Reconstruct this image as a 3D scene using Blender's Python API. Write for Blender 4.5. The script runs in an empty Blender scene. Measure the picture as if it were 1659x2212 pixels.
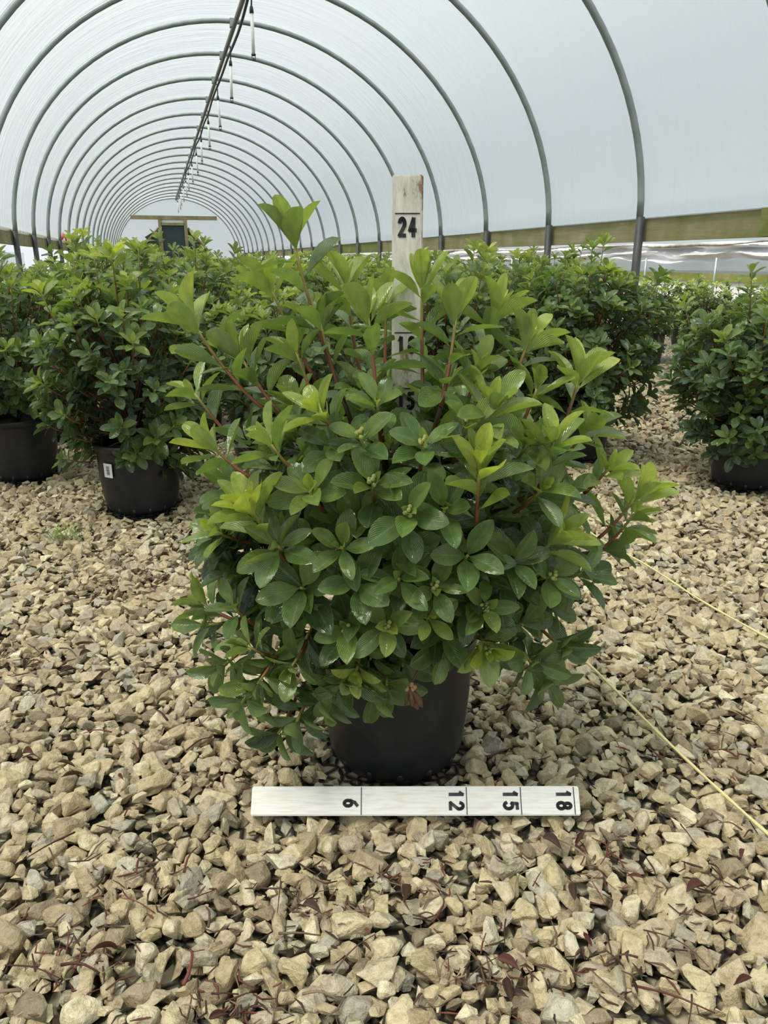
import bpy, bmesh, math, random
import numpy as np
from mathutils import Matrix, Vector

# ------------------------------------------------------------------ camera, sky, sun, exposure
scene = bpy.context.scene
COL = scene.collection
IMG_W, IMG_H, F = 1659.0, 2212.0, 1662.0
CX, CY = IMG_W / 2, IMG_H / 2
PITCH = math.radians(18.093)
YAW = math.radians(15.792)
CAM = np.array([0.0, 0.0, 0.762])
FW = np.array([math.sin(YAW) * math.cos(PITCH), math.cos(YAW) * math.cos(PITCH), -math.sin(PITCH)])
RT = np.array([math.cos(YAW), -math.sin(YAW), 0.0])
UP = np.cross(RT, FW)

cam_data = bpy.data.cameras.new('camera')
cam_data.sensor_fit = 'VERTICAL'
cam_data.sensor_height = 34.6
cam_data.lens = F / IMG_H * 34.6
cam_data.clip_end = 300
cam = bpy.data.objects.new('camera', cam_data)
COL.objects.link(cam)
cam.matrix_world = Matrix(((RT[0], UP[0], -FW[0], CAM[0]), (RT[1], UP[1], -FW[1], CAM[1]),
                           (RT[2], UP[2], -FW[2], CAM[2]), (0, 0, 0, 1)))
scene.camera = cam

world = bpy.data.worlds.new('overcast_sky')
scene.world = world
world.use_nodes = True
wn = world.node_tree.nodes
wn['Background'].inputs[0].default_value = (0.89, 0.96, 1.0, 1)
wn['Background'].inputs[1].default_value = 0.69

sun_data = bpy.data.lights.new('sun', 'SUN')
sun_data.energy = 4.0
sun_data.angle = math.radians(22)
sun_data.color = (1.0, 0.945, 0.85)
sun = bpy.data.objects.new('sun', sun_data)
COL.objects.link(sun)
sun_dir = Vector((0.42, 0.16, -0.89))          # light travels this way
sun.rotation_euler = sun_dir.to_track_quat('-Z', 'Y').to_euler()
sun.location = (-10, 5, 14)

vs = scene.view_settings
vs.view_transform = 'Standard'
vs.look = 'None'
vs.gamma = 1.0
vs.use_curve_mapping = False
vs.exposure = 0.47
scene.render.film_transparent = False
cy = scene.cycles
cy.max_bounces = 4
cy.diffuse_bounces = 2
cy.glossy_bounces = 2
cy.transmission_bounces = 3
cy.transparent_max_bounces = 3

# ------------------------------------------------------------------ helpers
rng = np.random.default_rng(7)
random.seed(7)


def at(px, py, dist):
    """point on the viewing ray of a photograph pixel at a horizontal distance from the lens"""
    d = FW + RT * (px - CX) / F - UP * (py - CY) / F
    return CAM + d * (dist / math.hypot(d[0], d[1]))


def ray(px, py):
    return FW + RT * (px - CX) / F - UP * (py - CY) / F


def project(P):
    v = np.asarray(P) - CAM
    z = v @ FW
    return CX + F * (v @ RT) / z, CY - F * (v @ UP) / z, z


def unit(v):
    v = np.asarray(v, float)
    return v / (np.linalg.norm(v) + 1e-12)


def link(name, data, parent=None):
    o = bpy.data.objects.new(name, data)
    COL.objects.link(o)
    if parent is not None:
        o.parent = parent
    return o


def tag(o, label=None, cat=None, group=None, kind=None):
    if label: o['label'] = label
    if cat: o['category'] = cat
    if group: o['group'] = group
    if kind: o['kind'] = kind
    return o


def thing(name, label, cat, loc=(0, 0, 0), rotz=0.0, group=None):
    o = link(name, None)
    o.empty_display_size = 0.05
    o.location = loc
    o.rotation_euler = (0, 0, rotz)
    return tag(o, label, cat, group)


def mesh_np(name, V, faces, mat, uv=None, colors=None, smooth=False):
    """faces: int array (n,k) or list of such arrays"""
    me = bpy.data.meshes.new(name)
    V = np.asarray(V, np.float32)
    if not isinstance(faces, list):
        faces = [faces]
    loops = np.concatenate([f.reshape(-1) for f in faces]).astype(np.int32)
    tot = np.concatenate([np.full(len(f), f.shape[1]) for f in faces]).astype(np.int32)
    start = np.concatenate([[0], np.cumsum(tot)[:-1]]).astype(np.int32)
    me.vertices.add(len(V)); me.vertices.foreach_set('co', V.reshape(-1))
    me.loops.add(len(loops)); me.loops.foreach_set('vertex_index', loops)
    me.polygons.add(len(tot)); me.polygons.foreach_set('loop_start', start)
    try:
        me.polygons.foreach_set('loop_total', tot)
    except Exception:
        pass
    me.update(calc_edges=True)
    if uv is not None:
        l = me.uv_layers.new(name='UVMap')
        l.data.foreach_set('uv', np.asarray(uv, np.float32)[loops].reshape(-1))
    if colors is not None:
        a = me.color_attributes.new('Col', 'FLOAT_COLOR', 'POINT')
        c = np.ones((len(V), 4), np.float32); c[:, :3] = colors
        a.data.foreach_set('color', c.reshape(-1))
    me.polygons.foreach_set('use_smooth', np.full(len(tot), bool(smooth)))
    me.materials.append(mat)
    me.validate()
    return me


class MB:
    """collects shapes that become one mesh"""
    def __init__(self):
        self.v, self.q, self.t, self.c, self.n = [], [], [], [], 0

    def add(self, V, quads=None, tris=None, col=None):
        V = np.asarray(V, float)
        self.v.append(V)
        if quads is not None and len(quads): self.q.append(np.asarray(quads) + self.n)
        if tris is not None and len(tris): self.t.append(np.asarray(tris) + self.n)
        c = np.ones((len(V), 3)) * (col if col is not None else 1.0)
        self.c.append(c)
        self.n += len(V)
        return self

    def box(self, c, s, R=None):
        c, s = np.asarray(c, float), np.asarray(s, float) / 2
        P = np.array([[x, y, z] for z in (-1, 1) for y in (-1, 1) for x in (-1, 1)]) * s
        if R is not None: P = P @ np.asarray(R).T
        return self.add(P + c, [[0, 2, 3, 1], [4, 5, 7, 6], [0, 1, 5, 4], [2, 6, 7, 3], [0, 4, 6, 2], [1, 3, 7, 5]])

    def tube(self, pts, radii, n=8, cols=None, caps=True):
        pts = np.asarray(pts, float); m = len(pts)
        radii = np.broadcast_to(np.asarray(radii, float), (m,))
        tan = np.gradient(pts, axis=0)
        V, C = [], []
        ref = np.array([0.31, 0.17, 0.93])
        a_prev = None
        for i in range(m):
            t = unit(tan[i])
            a = np.cross(t, ref) if a_prev is None else a_prev - t * (a_prev @ t)
            if np.linalg.norm(a) < 1e-6: a = np.cross(t, [1, 0, 0])
            a = unit(a); a_prev = a; b = np.cross(t, a)
            ang = np.arange(n) * 2 * math.pi / n
            V.append(pts[i] + radii[i] * (np.cos(ang)[:, None] * a + np.sin(ang)[:, None] * b))
            if cols is not None: C.append(np.tile(cols[i], (n, 1)))
        V = np.concatenate(V)
        i = np.arange(m - 1)[:, None] * n; j = np.arange(n)[None, :]; k = (j + 1) % n
        Q = np.stack([i + j, i + k, i + n + k, i + n + j], -1).reshape(-1, 4)
        T = []
        if caps:
            for r in range(1, n - 1):
                T.append([0, r + 1, r]); T.append([(m - 1) * n, (m - 1) * n + r, (m - 1) * n + r + 1])
        return self.add(V, Q, T, np.concatenate(C) if cols is not None else None)

    def lathe(self, prof, n=40, c=(0, 0, 0), arc=None):
        prof = np.asarray(prof, float); m = len(prof)
        ang = np.arange(n) * 2 * math.pi / n
        V = np.stack([prof[:, None, 0] * np.cos(ang), prof[:, None, 0] * np.sin(ang), np.repeat(prof[:, 1:2], n, 1)], -1).reshape(-1, 3)
        i = np.arange(m - 1)[:, None] * n; j = np.arange(n)[None, :]; k = (j + 1) % n
        Q = np.stack([i + j, i + k, i + n + k, i + n + j], -1).reshape(-1, 4)
        return self.add(V + np.asarray(c), Q)

    def build(self, name, mat, parent=None, smooth=False, color=False):
        f = []
        if self.q: f.append(np.concatenate(self.q))
        if self.t: f.append(np.concatenate(self.t))
        me = mesh_np(name, np.concatenate(self.v), f, mat, colors=np.concatenate(self.c) if color else None, smooth=smooth)
        return link(name, me, parent)


# ------------------------------------------------------------------ materials
def new_mat(name):
    m = bpy.data.materials.new(name)
    m.use_nodes = True
    nt = m.node_tree
    b = nt.nodes['Principled BSDF']
    return m, nt, b


def N(nt, typ, **kw):
    n = nt.nodes.new(typ)
    for k, v in kw.items():
        if k.startswith('in_'):
            n.inputs[k[3:].replace('_', ' ')].default_value = v
        else:
            setattr(n, k, v)
    return n


def ramp(nt, fac, stops):
    r = nt.nodes.new('ShaderNodeValToRGB')
    e = r.color_ramp.elements
    while len(e) < len(stops): e.new(0.5)
    for el, (p, c) in zip(e, stops):
        el.position = p; el.color = (*c, 1)
    nt.links.new(fac, r.inputs[0])
    return r


def noise(nt, scale, detail=3, rough=0.5, coord='Object', vscale=None):
    if coord == 'World':
        tc = nt.nodes.new('ShaderNodeNewGeometry'); coord = 'Position'
    else:
        tc = nt.nodes.new('ShaderNodeTexCoord')
    n = N(nt, 'ShaderNodeTexNoise', in_Scale=scale, in_Detail=detail, in_Roughness=rough)
    if vscale:
        mp = nt.nodes.new('ShaderNodeMapping'); mp.inputs['Scale'].default_value = vscale
        nt.links.new(tc.outputs[coord], mp.inputs[0]); nt.links.new(mp.outputs[0], n.inputs[0])
    else:
        nt.links.new(tc.outputs[coord], n.inputs[0])
    return n


def bump(nt, bsdf, h, strength, dist):
    b = N(nt, 'ShaderNodeBump', in_Strength=strength, in_Distance=dist)
    nt.links.new(h, b.inputs['Height'])
    nt.links.new(b.outputs[0], bsdf.inputs['Normal'])
    return b


def mat_film():
    m, nt, b = new_mat('polythene_film')
    nt.nodes.remove(b)
    out = nt.nodes['Material Output']
    uvn = nt.nodes.new('ShaderNodeTexCoord')
    mp = nt.nodes.new('ShaderNodeMapping'); mp.inputs['Rotation'].default_value = (0, 0, 0.9); mp.inputs['Scale'].default_value = (1.1, 9.0, 1)
    nt.links.new(uvn.outputs['UV'], mp.inputs[0])
    n1 = N(nt, 'ShaderNodeTexNoise', in_Scale=1.3, in_Detail=4, in_Roughness=0.62)
    nt.links.new(mp.outputs[0], n1.inputs[0])
    n2 = N(nt, 'ShaderNodeTexNoise', in_Scale=0.35, in_Detail=2)
    nt.links.new(uvn.outputs['UV'], n2.inputs[0])
    mul = N(nt, 'ShaderNodeMath', operation='MULTIPLY'); nt.links.new(n1.outputs[0], mul.inputs[0]); nt.links.new(n2.outputs[0], mul.inputs[1])
    bp = N(nt, 'ShaderNodeBump', in_Strength=0.6, in_Distance=0.05); nt.links.new(mul.outputs[0], bp.inputs['Height'])
    tr = N(nt, 'ShaderNodeBsdfTranslucent'); tr.inputs[0].default_value = (0.62, 0.68, 0.69, 1)
    df = N(nt, 'ShaderNodeBsdfDiffuse'); df.inputs[0].default_value = (0.80, 0.84, 0.84, 1)
    gl = N(nt, 'ShaderNodeBsdfGlossy'); gl.inputs[0].default_value = (1, 1, 1, 1); gl.inputs['Roughness'].default_value = 0.28
    for s in (tr, df, gl): nt.links.new(bp.outputs[0], s.inputs['Normal'])
    m1 = N(nt, 'ShaderNodeMixShader'); m1.inputs[0].default_value = 0.28
    nt.links.new(tr.outputs[0], m1.inputs[1]); nt.links.new(df.outputs[0], m1.inputs[2])
    fr = N(nt, 'ShaderNodeFresnel', in_IOR=1.4)
    nt.links.new(bp.outputs[0], fr.inputs['Normal'])
    m2 = N(nt, 'ShaderNodeMixShader')
    nt.links.new(fr.outputs[0], m2.inputs[0]); nt.links.new(m1.outputs[0], m2.inputs[1]); nt.links.new(gl.outputs[0], m2.inputs[2])
    tp = N(nt, 'ShaderNodeBsdfTransparent'); tp.inputs[0].default_value = (0.92, 0.95, 0.95, 1)
    m3 = N(nt, 'ShaderNodeMixShader'); m3.inputs[0].default_value = 0.42
    nt.links.new(m2.outputs[0], m3.inputs[1]); nt.links.new(tp.outputs[0], m3.inputs[2])
    nt.links.new(m3.outputs[0], out.inputs[0])
    return m


def mat_simple(name, c, rough=0.5, metal=0.0, nscale=None, c2=None, bstr=0.0, bdist=0.002, spec=0.5, vscale=None):
    m, nt, b = new_mat(name)
    b.inputs['Base Color'].default_value = (*c, 1)
    b.inputs['Roughness'].default_value = rough
    b.inputs['Metallic'].default_value = metal
    b.inputs['Specular IOR Level'].default_value = spec
    if nscale:
        n = noise(nt, nscale, 5, 0.6, vscale=vscale)
        if c2 is not None:
            r = ramp(nt, n.outputs[0], [(0.35, c), (0.68, c2)])
            nt.links.new(r.outputs[0], b.inputs['Base Color'])
        if bstr: bump(nt, b, n.outputs[0], bstr, bdist)
    return m


def mat_wood(name, a, bb, green, gmix):
    m, nt, b = new_mat(name)
    n = noise(nt, 3.0, 6, 0.6, vscale=(8, 1.0, 14))
    r = ramp(nt, n.outputs[0], [(0.3, a), (0.7, bb)])
    g = noise(nt, 3.2, 5, 0.65)
    gr = ramp(nt, g.outputs[0], [(0.45 - gmix * .3, (0, 0, 0)), (0.75 - gmix * .3, (1, 1, 1))])
    mx = N(nt, 'ShaderNodeMixRGB'); mx.inputs[2].default_value = (*green, 1)
    nt.links.new(gr.outputs[0], mx.inputs[0]); nt.links.new(r.outputs[0], mx.inputs[1])
    nt.links.new(mx.outputs[0], b.inputs['Base Color'])
    b.inputs['Roughness'].default_value = 0.8
    bump(nt, b, n.outputs[0], 0.4, 0.004)
    return m


STONE_STOPS = [(0.0, (0.27, 0.225, 0.155)), (0.14, (0.47, 0.38, 0.24)), (0.30, (0.64, 0.53, 0.335)), (0.44, (0.42, 0.38, 0.31)),
               (0.56, (0.72, 0.62, 0.41)), (0.68, (0.60, 0.52, 0.315)), (0.79, (0.52, 0.42, 0.28)), (0.91, (0.82, 0.74, 0.52)), (1.0, (0.50, 0.47, 0.39))]


def mat_stone(name, per_object):
    m, nt, b = new_mat(name)
    if per_object:
        src = nt.nodes.new('ShaderNodeObjectInfo').outputs['Random']
    else:
        src = nt.nodes.new('ShaderNodeNewGeometry').outputs['Random Per Island']
    r = ramp(nt, src, STONE_STOPS)
    n = noise(nt, 95.0, 4, 0.68, 'World')
    d = ramp(nt, n.outputs[0], [(0.3, (0.55, 0.51, 0.42)), (0.6, (1.08, 1.06, 1.0))])
    mu = N(nt, 'ShaderNodeMixRGB', blend_type='MULTIPLY'); mu.inputs[0].default_value = 0.8
    nt.links.new(r.outputs[0], mu.inputs[1]); nt.links.new(d.outputs[0], mu.inputs[2])
    g = noise(nt, 17.0, 2, 0.6, 'World')
    gr = ramp(nt, g.outputs[0], [(0.60, (0, 0, 0)), (0.76, (0.7, 0.7, 0.7))])
    mx = N(nt, 'ShaderNodeMixRGB'); mx.inputs[2].default_value = (0.27, 0.245, 0.085, 1)
    nt.links.new(gr.outputs[0], mx.inputs[0]); nt.links.new(mu.outputs[0], mx.inputs[1])
    nt.links.new(mx.outputs[0], b.inputs['Base Color'])
    b.inputs['Roughness'].default_value = 0.62
    b.inputs['Specular IOR Level'].default_value = 0.35
    bump(nt, b, n.outputs[0], 0.9, 0.006)
    return m


def mat_leaf(name, per_object, wet=0.12):
    m, nt, b = new_mat(name)
    out = nt.nodes['Material Output']
    if per_object:
        src = nt.nodes.new('ShaderNodeObjectInfo').outputs['Color']
    else:
        a = nt.nodes.new('ShaderNodeAttribute'); a.attribute_name = 'Col'; src = a.outputs['Color']
    tc = nt.nodes.new('ShaderNodeTexCoord')
    sep = nt.nodes.new('ShaderNodeSeparateXYZ'); nt.links.new(tc.outputs['UV'], sep.inputs[0])
    # midrib: paler line where |v-.5| is small
    s = N(nt, 'ShaderNodeMath', operation='SUBTRACT'); s.inputs[1].default_value = 0.5; nt.links.new(sep.outputs[1], s.inputs[0])
    ab = N(nt, 'ShaderNodeMath', operation='ABSOLUTE'); nt.links.new(s.outputs[0], ab.inputs[0])
    mr = N(nt, 'ShaderNodeMapRange'); mr.inputs[1].default_value = 0.012; mr.inputs[2].default_value = 0.05
    mr.inputs[3].default_value = 0.28; mr.inputs[4].default_value = 0.0
    nt.links.new(ab.outputs[0], mr.inputs[0])
    # margin: thin pale rim
    mg = N(nt, 'ShaderNodeMapRange'); mg.inputs[1].default_value = 0.455; mg.inputs[2].default_value = 0.5
    mg.inputs[3].default_value = 0.0; mg.inputs[4].default_value = 0.30
    nt.links.new(ab.outputs[0], mg.inputs[0])
    mxx = N(nt, 'ShaderNodeMath', operation='MAXIMUM'); nt.links.new(mr.outputs[0], mxx.inputs[0]); nt.links.new(mg.outputs[0], mxx.inputs[1])
    pale = N(nt, 'ShaderNodeMixRGB'); pale.inputs[2].default_value = (0.30, 0.42, 0.10, 1)
    nt.links.new(mxx.outputs[0], pale.inputs[0]); nt.links.new(src, pale.inputs[1])
    # blotches
    n = noise(nt, 60.0, 2, 0.6, 'World')
    nr = ramp(nt, n.outputs[0], [(0.3, (0.72, 0.76, 0.72)), (0.7, (1.16, 1.12, 1.05))])
    mu = N(nt, 'ShaderNodeMixRGB', blend_type='MULTIPLY'); mu.inputs[0].default_value = 1.0
    nt.links.new(pale.outputs[0], mu.inputs[1]); nt.links.new(nr.outputs[0], mu.inputs[2])
    # underside: paler, matt
    geo = nt.nodes.new('ShaderNodeNewGeometry')
    un = N(nt, 'ShaderNodeMixRGB'); un.inputs[0].default_value = 0.30; un.inputs[2].default_value = (0.34, 0.40, 0.20, 1)
    nt.links.new(mu.outputs[0], un.inputs[1])
    sd = N(nt, 'ShaderNodeMixRGB'); nt.links.new(geo.outputs['Backfacing'], sd.inputs[0])
    nt.links.new(mu.outputs[0], sd.inputs[1]); nt.links.new(un.outputs[0], sd.inputs[2])
    nt.links.new(sd.outputs[0], b.inputs['Base Color'])
    rr = N(nt, 'ShaderNodeMapRange'); rr.inputs[3].default_value = 0.0; rr.inputs[4].default_value = 0.35
    nt.links.new(geo.outputs['Backfacing'], rr.inputs[0])
    wr = N(nt, 'ShaderNodeMapRange'); wr.inputs[1].default_value = 0.44; wr.inputs[2].default_value = 0.56     # water film patches
    wr.inputs[3].default_value = wet * .45; wr.inputs[4].default_value = wet * 2.0
    nt.links.new(n.outputs[0], wr.inputs[0])
    ad = N(nt, 'ShaderNodeMath', operation='ADD', use_clamp=True); nt.links.new(rr.outputs[0], ad.inputs[0]); nt.links.new(wr.outputs[0], ad.inputs[1])
    nt.links.new(ad.outputs[0], b.inputs['Roughness'])
    b.inputs['Specular IOR Level'].default_value = 1.0
    b.inputs['IOR'].default_value = 1.52
    # side veins
    wv = N(nt, 'ShaderNodeMath', operation='MULTIPLY'); wv.inputs[1].default_value = 1.4; nt.links.new(ab.outputs[0], wv.inputs[0])
    w2 = N(nt, 'ShaderNodeMath', operation='SUBTRACT'); nt.links.new(sep.outputs[0], w2.inputs[0]); nt.links.new(wv.outputs[0], w2.inputs[1])
    w3 = N(nt, 'ShaderNodeMath', operation='MULTIPLY'); w3.inputs[1].default_value = 60.0; nt.links.new(w2.outputs[0], w3.inputs[0])
    w4 = N(nt, 'ShaderNodeMath', operation='SINE'); nt.links.new(w3.outputs[0], w4.inputs[0])
    w5 = N(nt, 'ShaderNodeMath', operation='ADD'); nt.links.new(w4.outputs[0], w5.inputs[0])
    w6 = N(nt, 'ShaderNodeMath', operation='MULTIPLY'); w6.inputs[1].default_value = 6.0
    nt.links.new(n.outputs[0], w6.inputs[0]); nt.links.new(w6.outputs[0], w5.inputs[1])
    bump(nt, b, w5.outputs[0], 0.42, 0.0011)
    tl = nt.nodes.new('ShaderNodeBsdfTranslucent')
    tm = N(nt, 'ShaderNodeMixRGB', blend_type='MULTIPLY'); tm.inputs[0].default_value = 1.0; tm.inputs[2].default_value = (1.38, 1.42, 0.62, 1)
    nt.links.new(mu.outputs[0], tm.inputs[1]); nt.links.new(tm.outputs[0], tl.inputs[0])
    ms = N(nt, 'ShaderNodeMixShader'); ms.inputs[0].default_value = 0.36
    nt.links.new(b.outputs[0], ms.inputs[1]); nt.links.new(tl.outputs[0], ms.inputs[2])
    nt.links.new(ms.outputs[0], out.inputs[0])
    return m


def mat_vcol(name, rough=0.5, bstr=0.3):
    m, nt, b = new_mat(name)
    a = nt.nodes.new('ShaderNodeAttribute'); a.attribute_name = 'Col'
    n = noise(nt, 60, 4, 0.6)
    r = ramp(nt, n.outputs[0], [(0.3, (0.75, 0.75, 0.75)), (0.7, (1.15, 1.15, 1.15))])
    mu = N(nt, 'ShaderNodeMixRGB', blend_type='MULTIPLY'); mu.inputs[0].default_value = 1.0
    nt.links.new(a.outputs['Color'], mu.inputs[1]); nt.links.new(r.outputs[0], mu.inputs[2])
    nt.links.new(mu.outputs[0], b.inputs['Base Color'])
    b.inputs['Roughness'].default_value = rough
    bump(nt, b, n.outputs[0], bstr, 0.001)
    return m


M = {}
M['film'] = mat_film()
M['pipe'] = mat_simple('galvanised_pipe', (0.27, 0.32, 0.31), 0.40, 0.35, 9, (0.36, 0.40, 0.385), 0.05)
M['post'] = mat_simple('dark_ground_post', (0.050, 0.054, 0.054), 0.55, 0.2, 7, (0.095, 0.095, 0.088), 0.1)
M['ridge'] = mat_simple('ridge_pipe', (0.17, 0.16, 0.14), 0.5, 0.2, 5, (0.27, 0.25, 0.22), 0.1)
M['hose'] = mat_simple('black_hose', (0.02, 0.02, 0.022), 0.45)
M['weight'] = mat_simple('white_sprinkler_tube', (0.74, 0.78, 0.75), 0.4)
M['board'] = mat_wood('weathered_board', (0.27, 0.22, 0.125), (0.40, 0.335, 0.21), (0.19, 0.20, 0.05), 0.25)
M['board_moss'] = mat_wood('mossy_board', (0.26, 0.22, 0.11), (0.36, 0.31, 0.17), (0.17, 0.20, 0.035), 0.75)
M['beam'] = mat_wood('door_timber', (0.24, 0.19, 0.10), (0.38, 0.31, 0.19), (0.16, 0.17, 0.05), 0.3)
M['brace'] = mat_wood('brace_timber', (0.40, 0.22, 0.11), (0.50, 0.32, 0.18), (0.3, 0.22, 0.1), 0.1)
M['dark_panel'] = mat_simple('dark_green_panel', (0.020, 0.040, 0.042), 0.5, 0, 3, (0.03, 0.055, 0.05))  # dark exterior put into colour, for panels filling the openings; flap shares it
M['white_sheet'] = mat_simple('crumpled_white_sheet', (0.86, 0.87, 0.90), 0.35, 0, 4, (0.93, 0.93, 0.94), 0.5, 0.03)
M['sheet_fold'] = mat_simple('dirty_sheet_fold', (0.20, 0.18, 0.16), 0.7, 0, 6, (0.45, 0.42, 0.36), 0.5, 0.02)
M['pot'] = mat_simple('black_plastic_pot', (0.0085, 0.010, 0.0125), 0.40, 0, 26, (0.017, 0.019, 0.023), 0.12, 0.002)
M['soil'] = mat_simple('bark_soil', (0.030, 0.018, 0.010), 0.9, 0, 60, (0.10, 0.060, 0.032), 1.0, 0.02)
M['leaf'] = mat_leaf('leaf_surface', True)
M['foliage'] = mat_leaf('foliage_surface', False)
M['foliage_far'] = mat_leaf('foliage_surface_dry', False, 0.34)
M['stem'] = mat_vcol('stem_bark', 0.45)
M['bud'] = mat_simple('flower_bud', (0.46, 0.43, 0.16), 0.5, 0, 90, (0.40, 0.46, 0.14))
M['stone'] = mat_stone('limestone_piece', True)
M['gravel'] = mat_stone('limestone_gravel', False)
def mat_ground():
    m, nt, b = new_mat('gravel_bed')
    tc = nt.nodes.new('ShaderNodeTexCoord')
    v1 = N(nt, 'ShaderNodeTexVoronoi', in_Scale=42.0); nt.links.new(tc.outputs['Object'], v1.inputs['Vector'])
    v2 = N(nt, 'ShaderNodeTexVoronoi', in_Scale=42.0, feature='DISTANCE_TO_EDGE'); nt.links.new(tc.outputs['Object'], v2.inputs['Vector'])
    sp = nt.nodes.new('ShaderNodeSeparateColor'); nt.links.new(v1.outputs['Color'], sp.inputs[0])
    r = ramp(nt, sp.outputs[0], [(p, tuple(x * .75 for x in c)) for p, c in STONE_STOPS])
    e = ramp(nt, v2.outputs['Distance'], [(0.02, (0, 0, 0)), (0.22, (1, 1, 1))])
    mx = N(nt, 'ShaderNodeMixRGB'); mx.inputs[1].default_value = (0.022, 0.015, 0.009, 1)
    nt.links.new(e.outputs[0], mx.inputs[0]); nt.links.new(r.outputs[0], mx.inputs[2])
    nt.links.new(mx.outputs[0], b.inputs['Base Color'])
    b.inputs['Roughness'].default_value = 0.9
    bump(nt, b, e.outputs[0], 1.0, 0.012)
    return m


M['ground'] = mat_ground()
M['twig'] = mat_vcol('dry_twig', 0.65, 0.6)
M['twine'] = mat_simple('yellow_twine', (0.72, 0.64, 0.24), 0.7, 0, 300, (0.82, 0.76, 0.42), 0.6, 0.001)
M['ink'] = mat_simple('black_marker', (0.012, 0.012, 0.015), 0.4, 0, 120, (0.05, 0.05, 0.05))
M['sticker'] = mat_simple('white_sticker', (0.80, 0.80, 0.78), 0.5)
M['pink'] = mat_simple('pink_ribbon', (0.85, 0.06, 0.16), 0.5)
M['dead'] = mat_simple('withered_petal', (0.085, 0.035, 0.018), 0.6, 0, 80, (0.19, 0.10, 0.05), 0.5, 0.002)
M['weed'] = mat_simple('weed_green', (0.20, 0.34, 0.06), 0.5, 0, 30, (0.33, 0.40, 0.10))


def mat_paint(name, white, bare, amt, scale, vs1=(1.0, 1.0, 0.35), vs2_=(1, 1, 0.12)):
    m, nt, b = new_mat(name)
    n = noise(nt, scale, 6, 0.72, vscale=vs1)
    r = ramp(nt, n.outputs[0], [(amt - 0.06, bare), (amt, tuple(x * 0.78 for x in white)), (amt + 0.14, white)])
    n2 = noise(nt, 260.0, 3, 0.6, vscale=vs2_)
    d = ramp(nt, n2.outputs[0], [(0.33, (0.84, 0.81, 0.74)), (0.55, (1, 1, 1))])
    mu = N(nt, 'ShaderNodeMixRGB', blend_type='MULTIPLY'); mu.inputs[0].default_value = 0.8
    nt.links.new(r.outputs[0], mu.inputs[1]); nt.links.new(d.outputs[0], mu.inputs[2])
    nt.links.new(mu.outputs[0], b.inputs['Base Color'])
    b.inputs['Roughness'].default_value = 0.5
    bump(nt, b, n.outputs[0], 0.35, 0.001)
    return m


M['paint_old'] = mat_paint('chipped_white_paint', (0.82, 0.78, 0.70), (0.30, 0.18, 0.10), 0.43, 38.0)
M['paint'] = mat_paint('white_paint', (0.92, 0.90, 0.84), (0.6, 0.5, 0.36), 0.27, 24.0, (.4, 1, 1), (.10, 1, 1))

# ------------------------------------------------------------------ the tunnel
XL, XR, XC = -1.216, 2.930, 0.857
ZB, ZAPEX = 1.01, 2.845
Y_RIB0, RIB_STEP, N_RIB = 4.492, 1.217, 21
Y_END = Y_RIB0 + RIB_STEP * N_RIB
HALF = (XR - XL) / 2


def arch(n, off=0.0):
    t = np.linspace(0, math.pi, n)
    c, s = np.cos(t), np.sin(t)
    e = 2 / 1.95
    x = XC + (HALF + off) * np.sign(c) * np.abs(c) ** e
    z = ZB + (ZAPEX - ZB + off) * np.abs(s) ** e
    return np.stack([x, z], -1)


prof = arch(61, 0.03)
prof = np.concatenate([[[prof[0, 0] + .03, 1.008]], prof, [[prof[-1, 0] - .03, 1.03]]])
arc = np.concatenate([[0], np.cumsum(np.linalg.norm(np.diff(prof, axis=0), axis=1))])
ys = np.arange(-6.5, Y_END + 0.02, RIB_STEP / 6)
ys = np.append(ys, Y_END + 0.05)
ph = (ys - Y_RIB0) / RIB_STEP
sag = 0.012 * np.abs(np.sin(ph * math.pi)) ** 0.8
V, UVs = [], []
for y, sg in zip(ys, sag):
    k = 1 - sg / 2.0
    V.append(np.stack([XC + (prof[:, 0] - XC) * k, np.full(len(prof), y), ZB + (prof[:, 1] - ZB) * k], -1))
    UVs.append(np.stack([arc, np.full(len(prof), y)], -1))
m_, n_ = len(ys), len(prof)
i = np.arange(m_ - 1)[:, None] * n_; j = np.arange(n_ - 1)[None, :]
Q = np.stack([i + j, i + j + 1, i + n_ + j + 1, i + n_ + j], -1).reshape(-1, 4)
ceiling = link('ceiling', mesh_np('ceiling', np.concatenate(V), Q, M['film'], uv=np.concatenate(UVs), smooth=True))
tag(ceiling, 'milky white polythene film arching over the whole tunnel', kind='structure')

ap = arch(49, -0.005)
rib_mb = MB(); rib_mb.tube(np.stack([ap[:, 0], np.zeros(len(ap)), ap[:, 1]], -1), 0.0212, 10)
rib0 = rib_mb.build('hoop', M['pipe'], ceiling, smooth=True)
pm = MB(); pm.tube([[0, 0, -0.05], [0, 0, 0.5], [0, 0, 1.02]], 0.0265, 12)
post_me = None
for k in range(-5, N_RIB + 1):
    y = Y_RIB0 + k * RIB_STEP
    o = rib0 if k == -5 else rib0.copy()
    if k != -5: COL.objects.link(o)
    o.location = (0, y, 0)
    for sx in (XL, XR):
        if post_me is None:
            p = pm.build('ground_post', M['post'], o, smooth=True); post_me = p.data
        else:
            p = link('ground_post', post_me, o)
        p.location = (sx, 0, 0)
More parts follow.
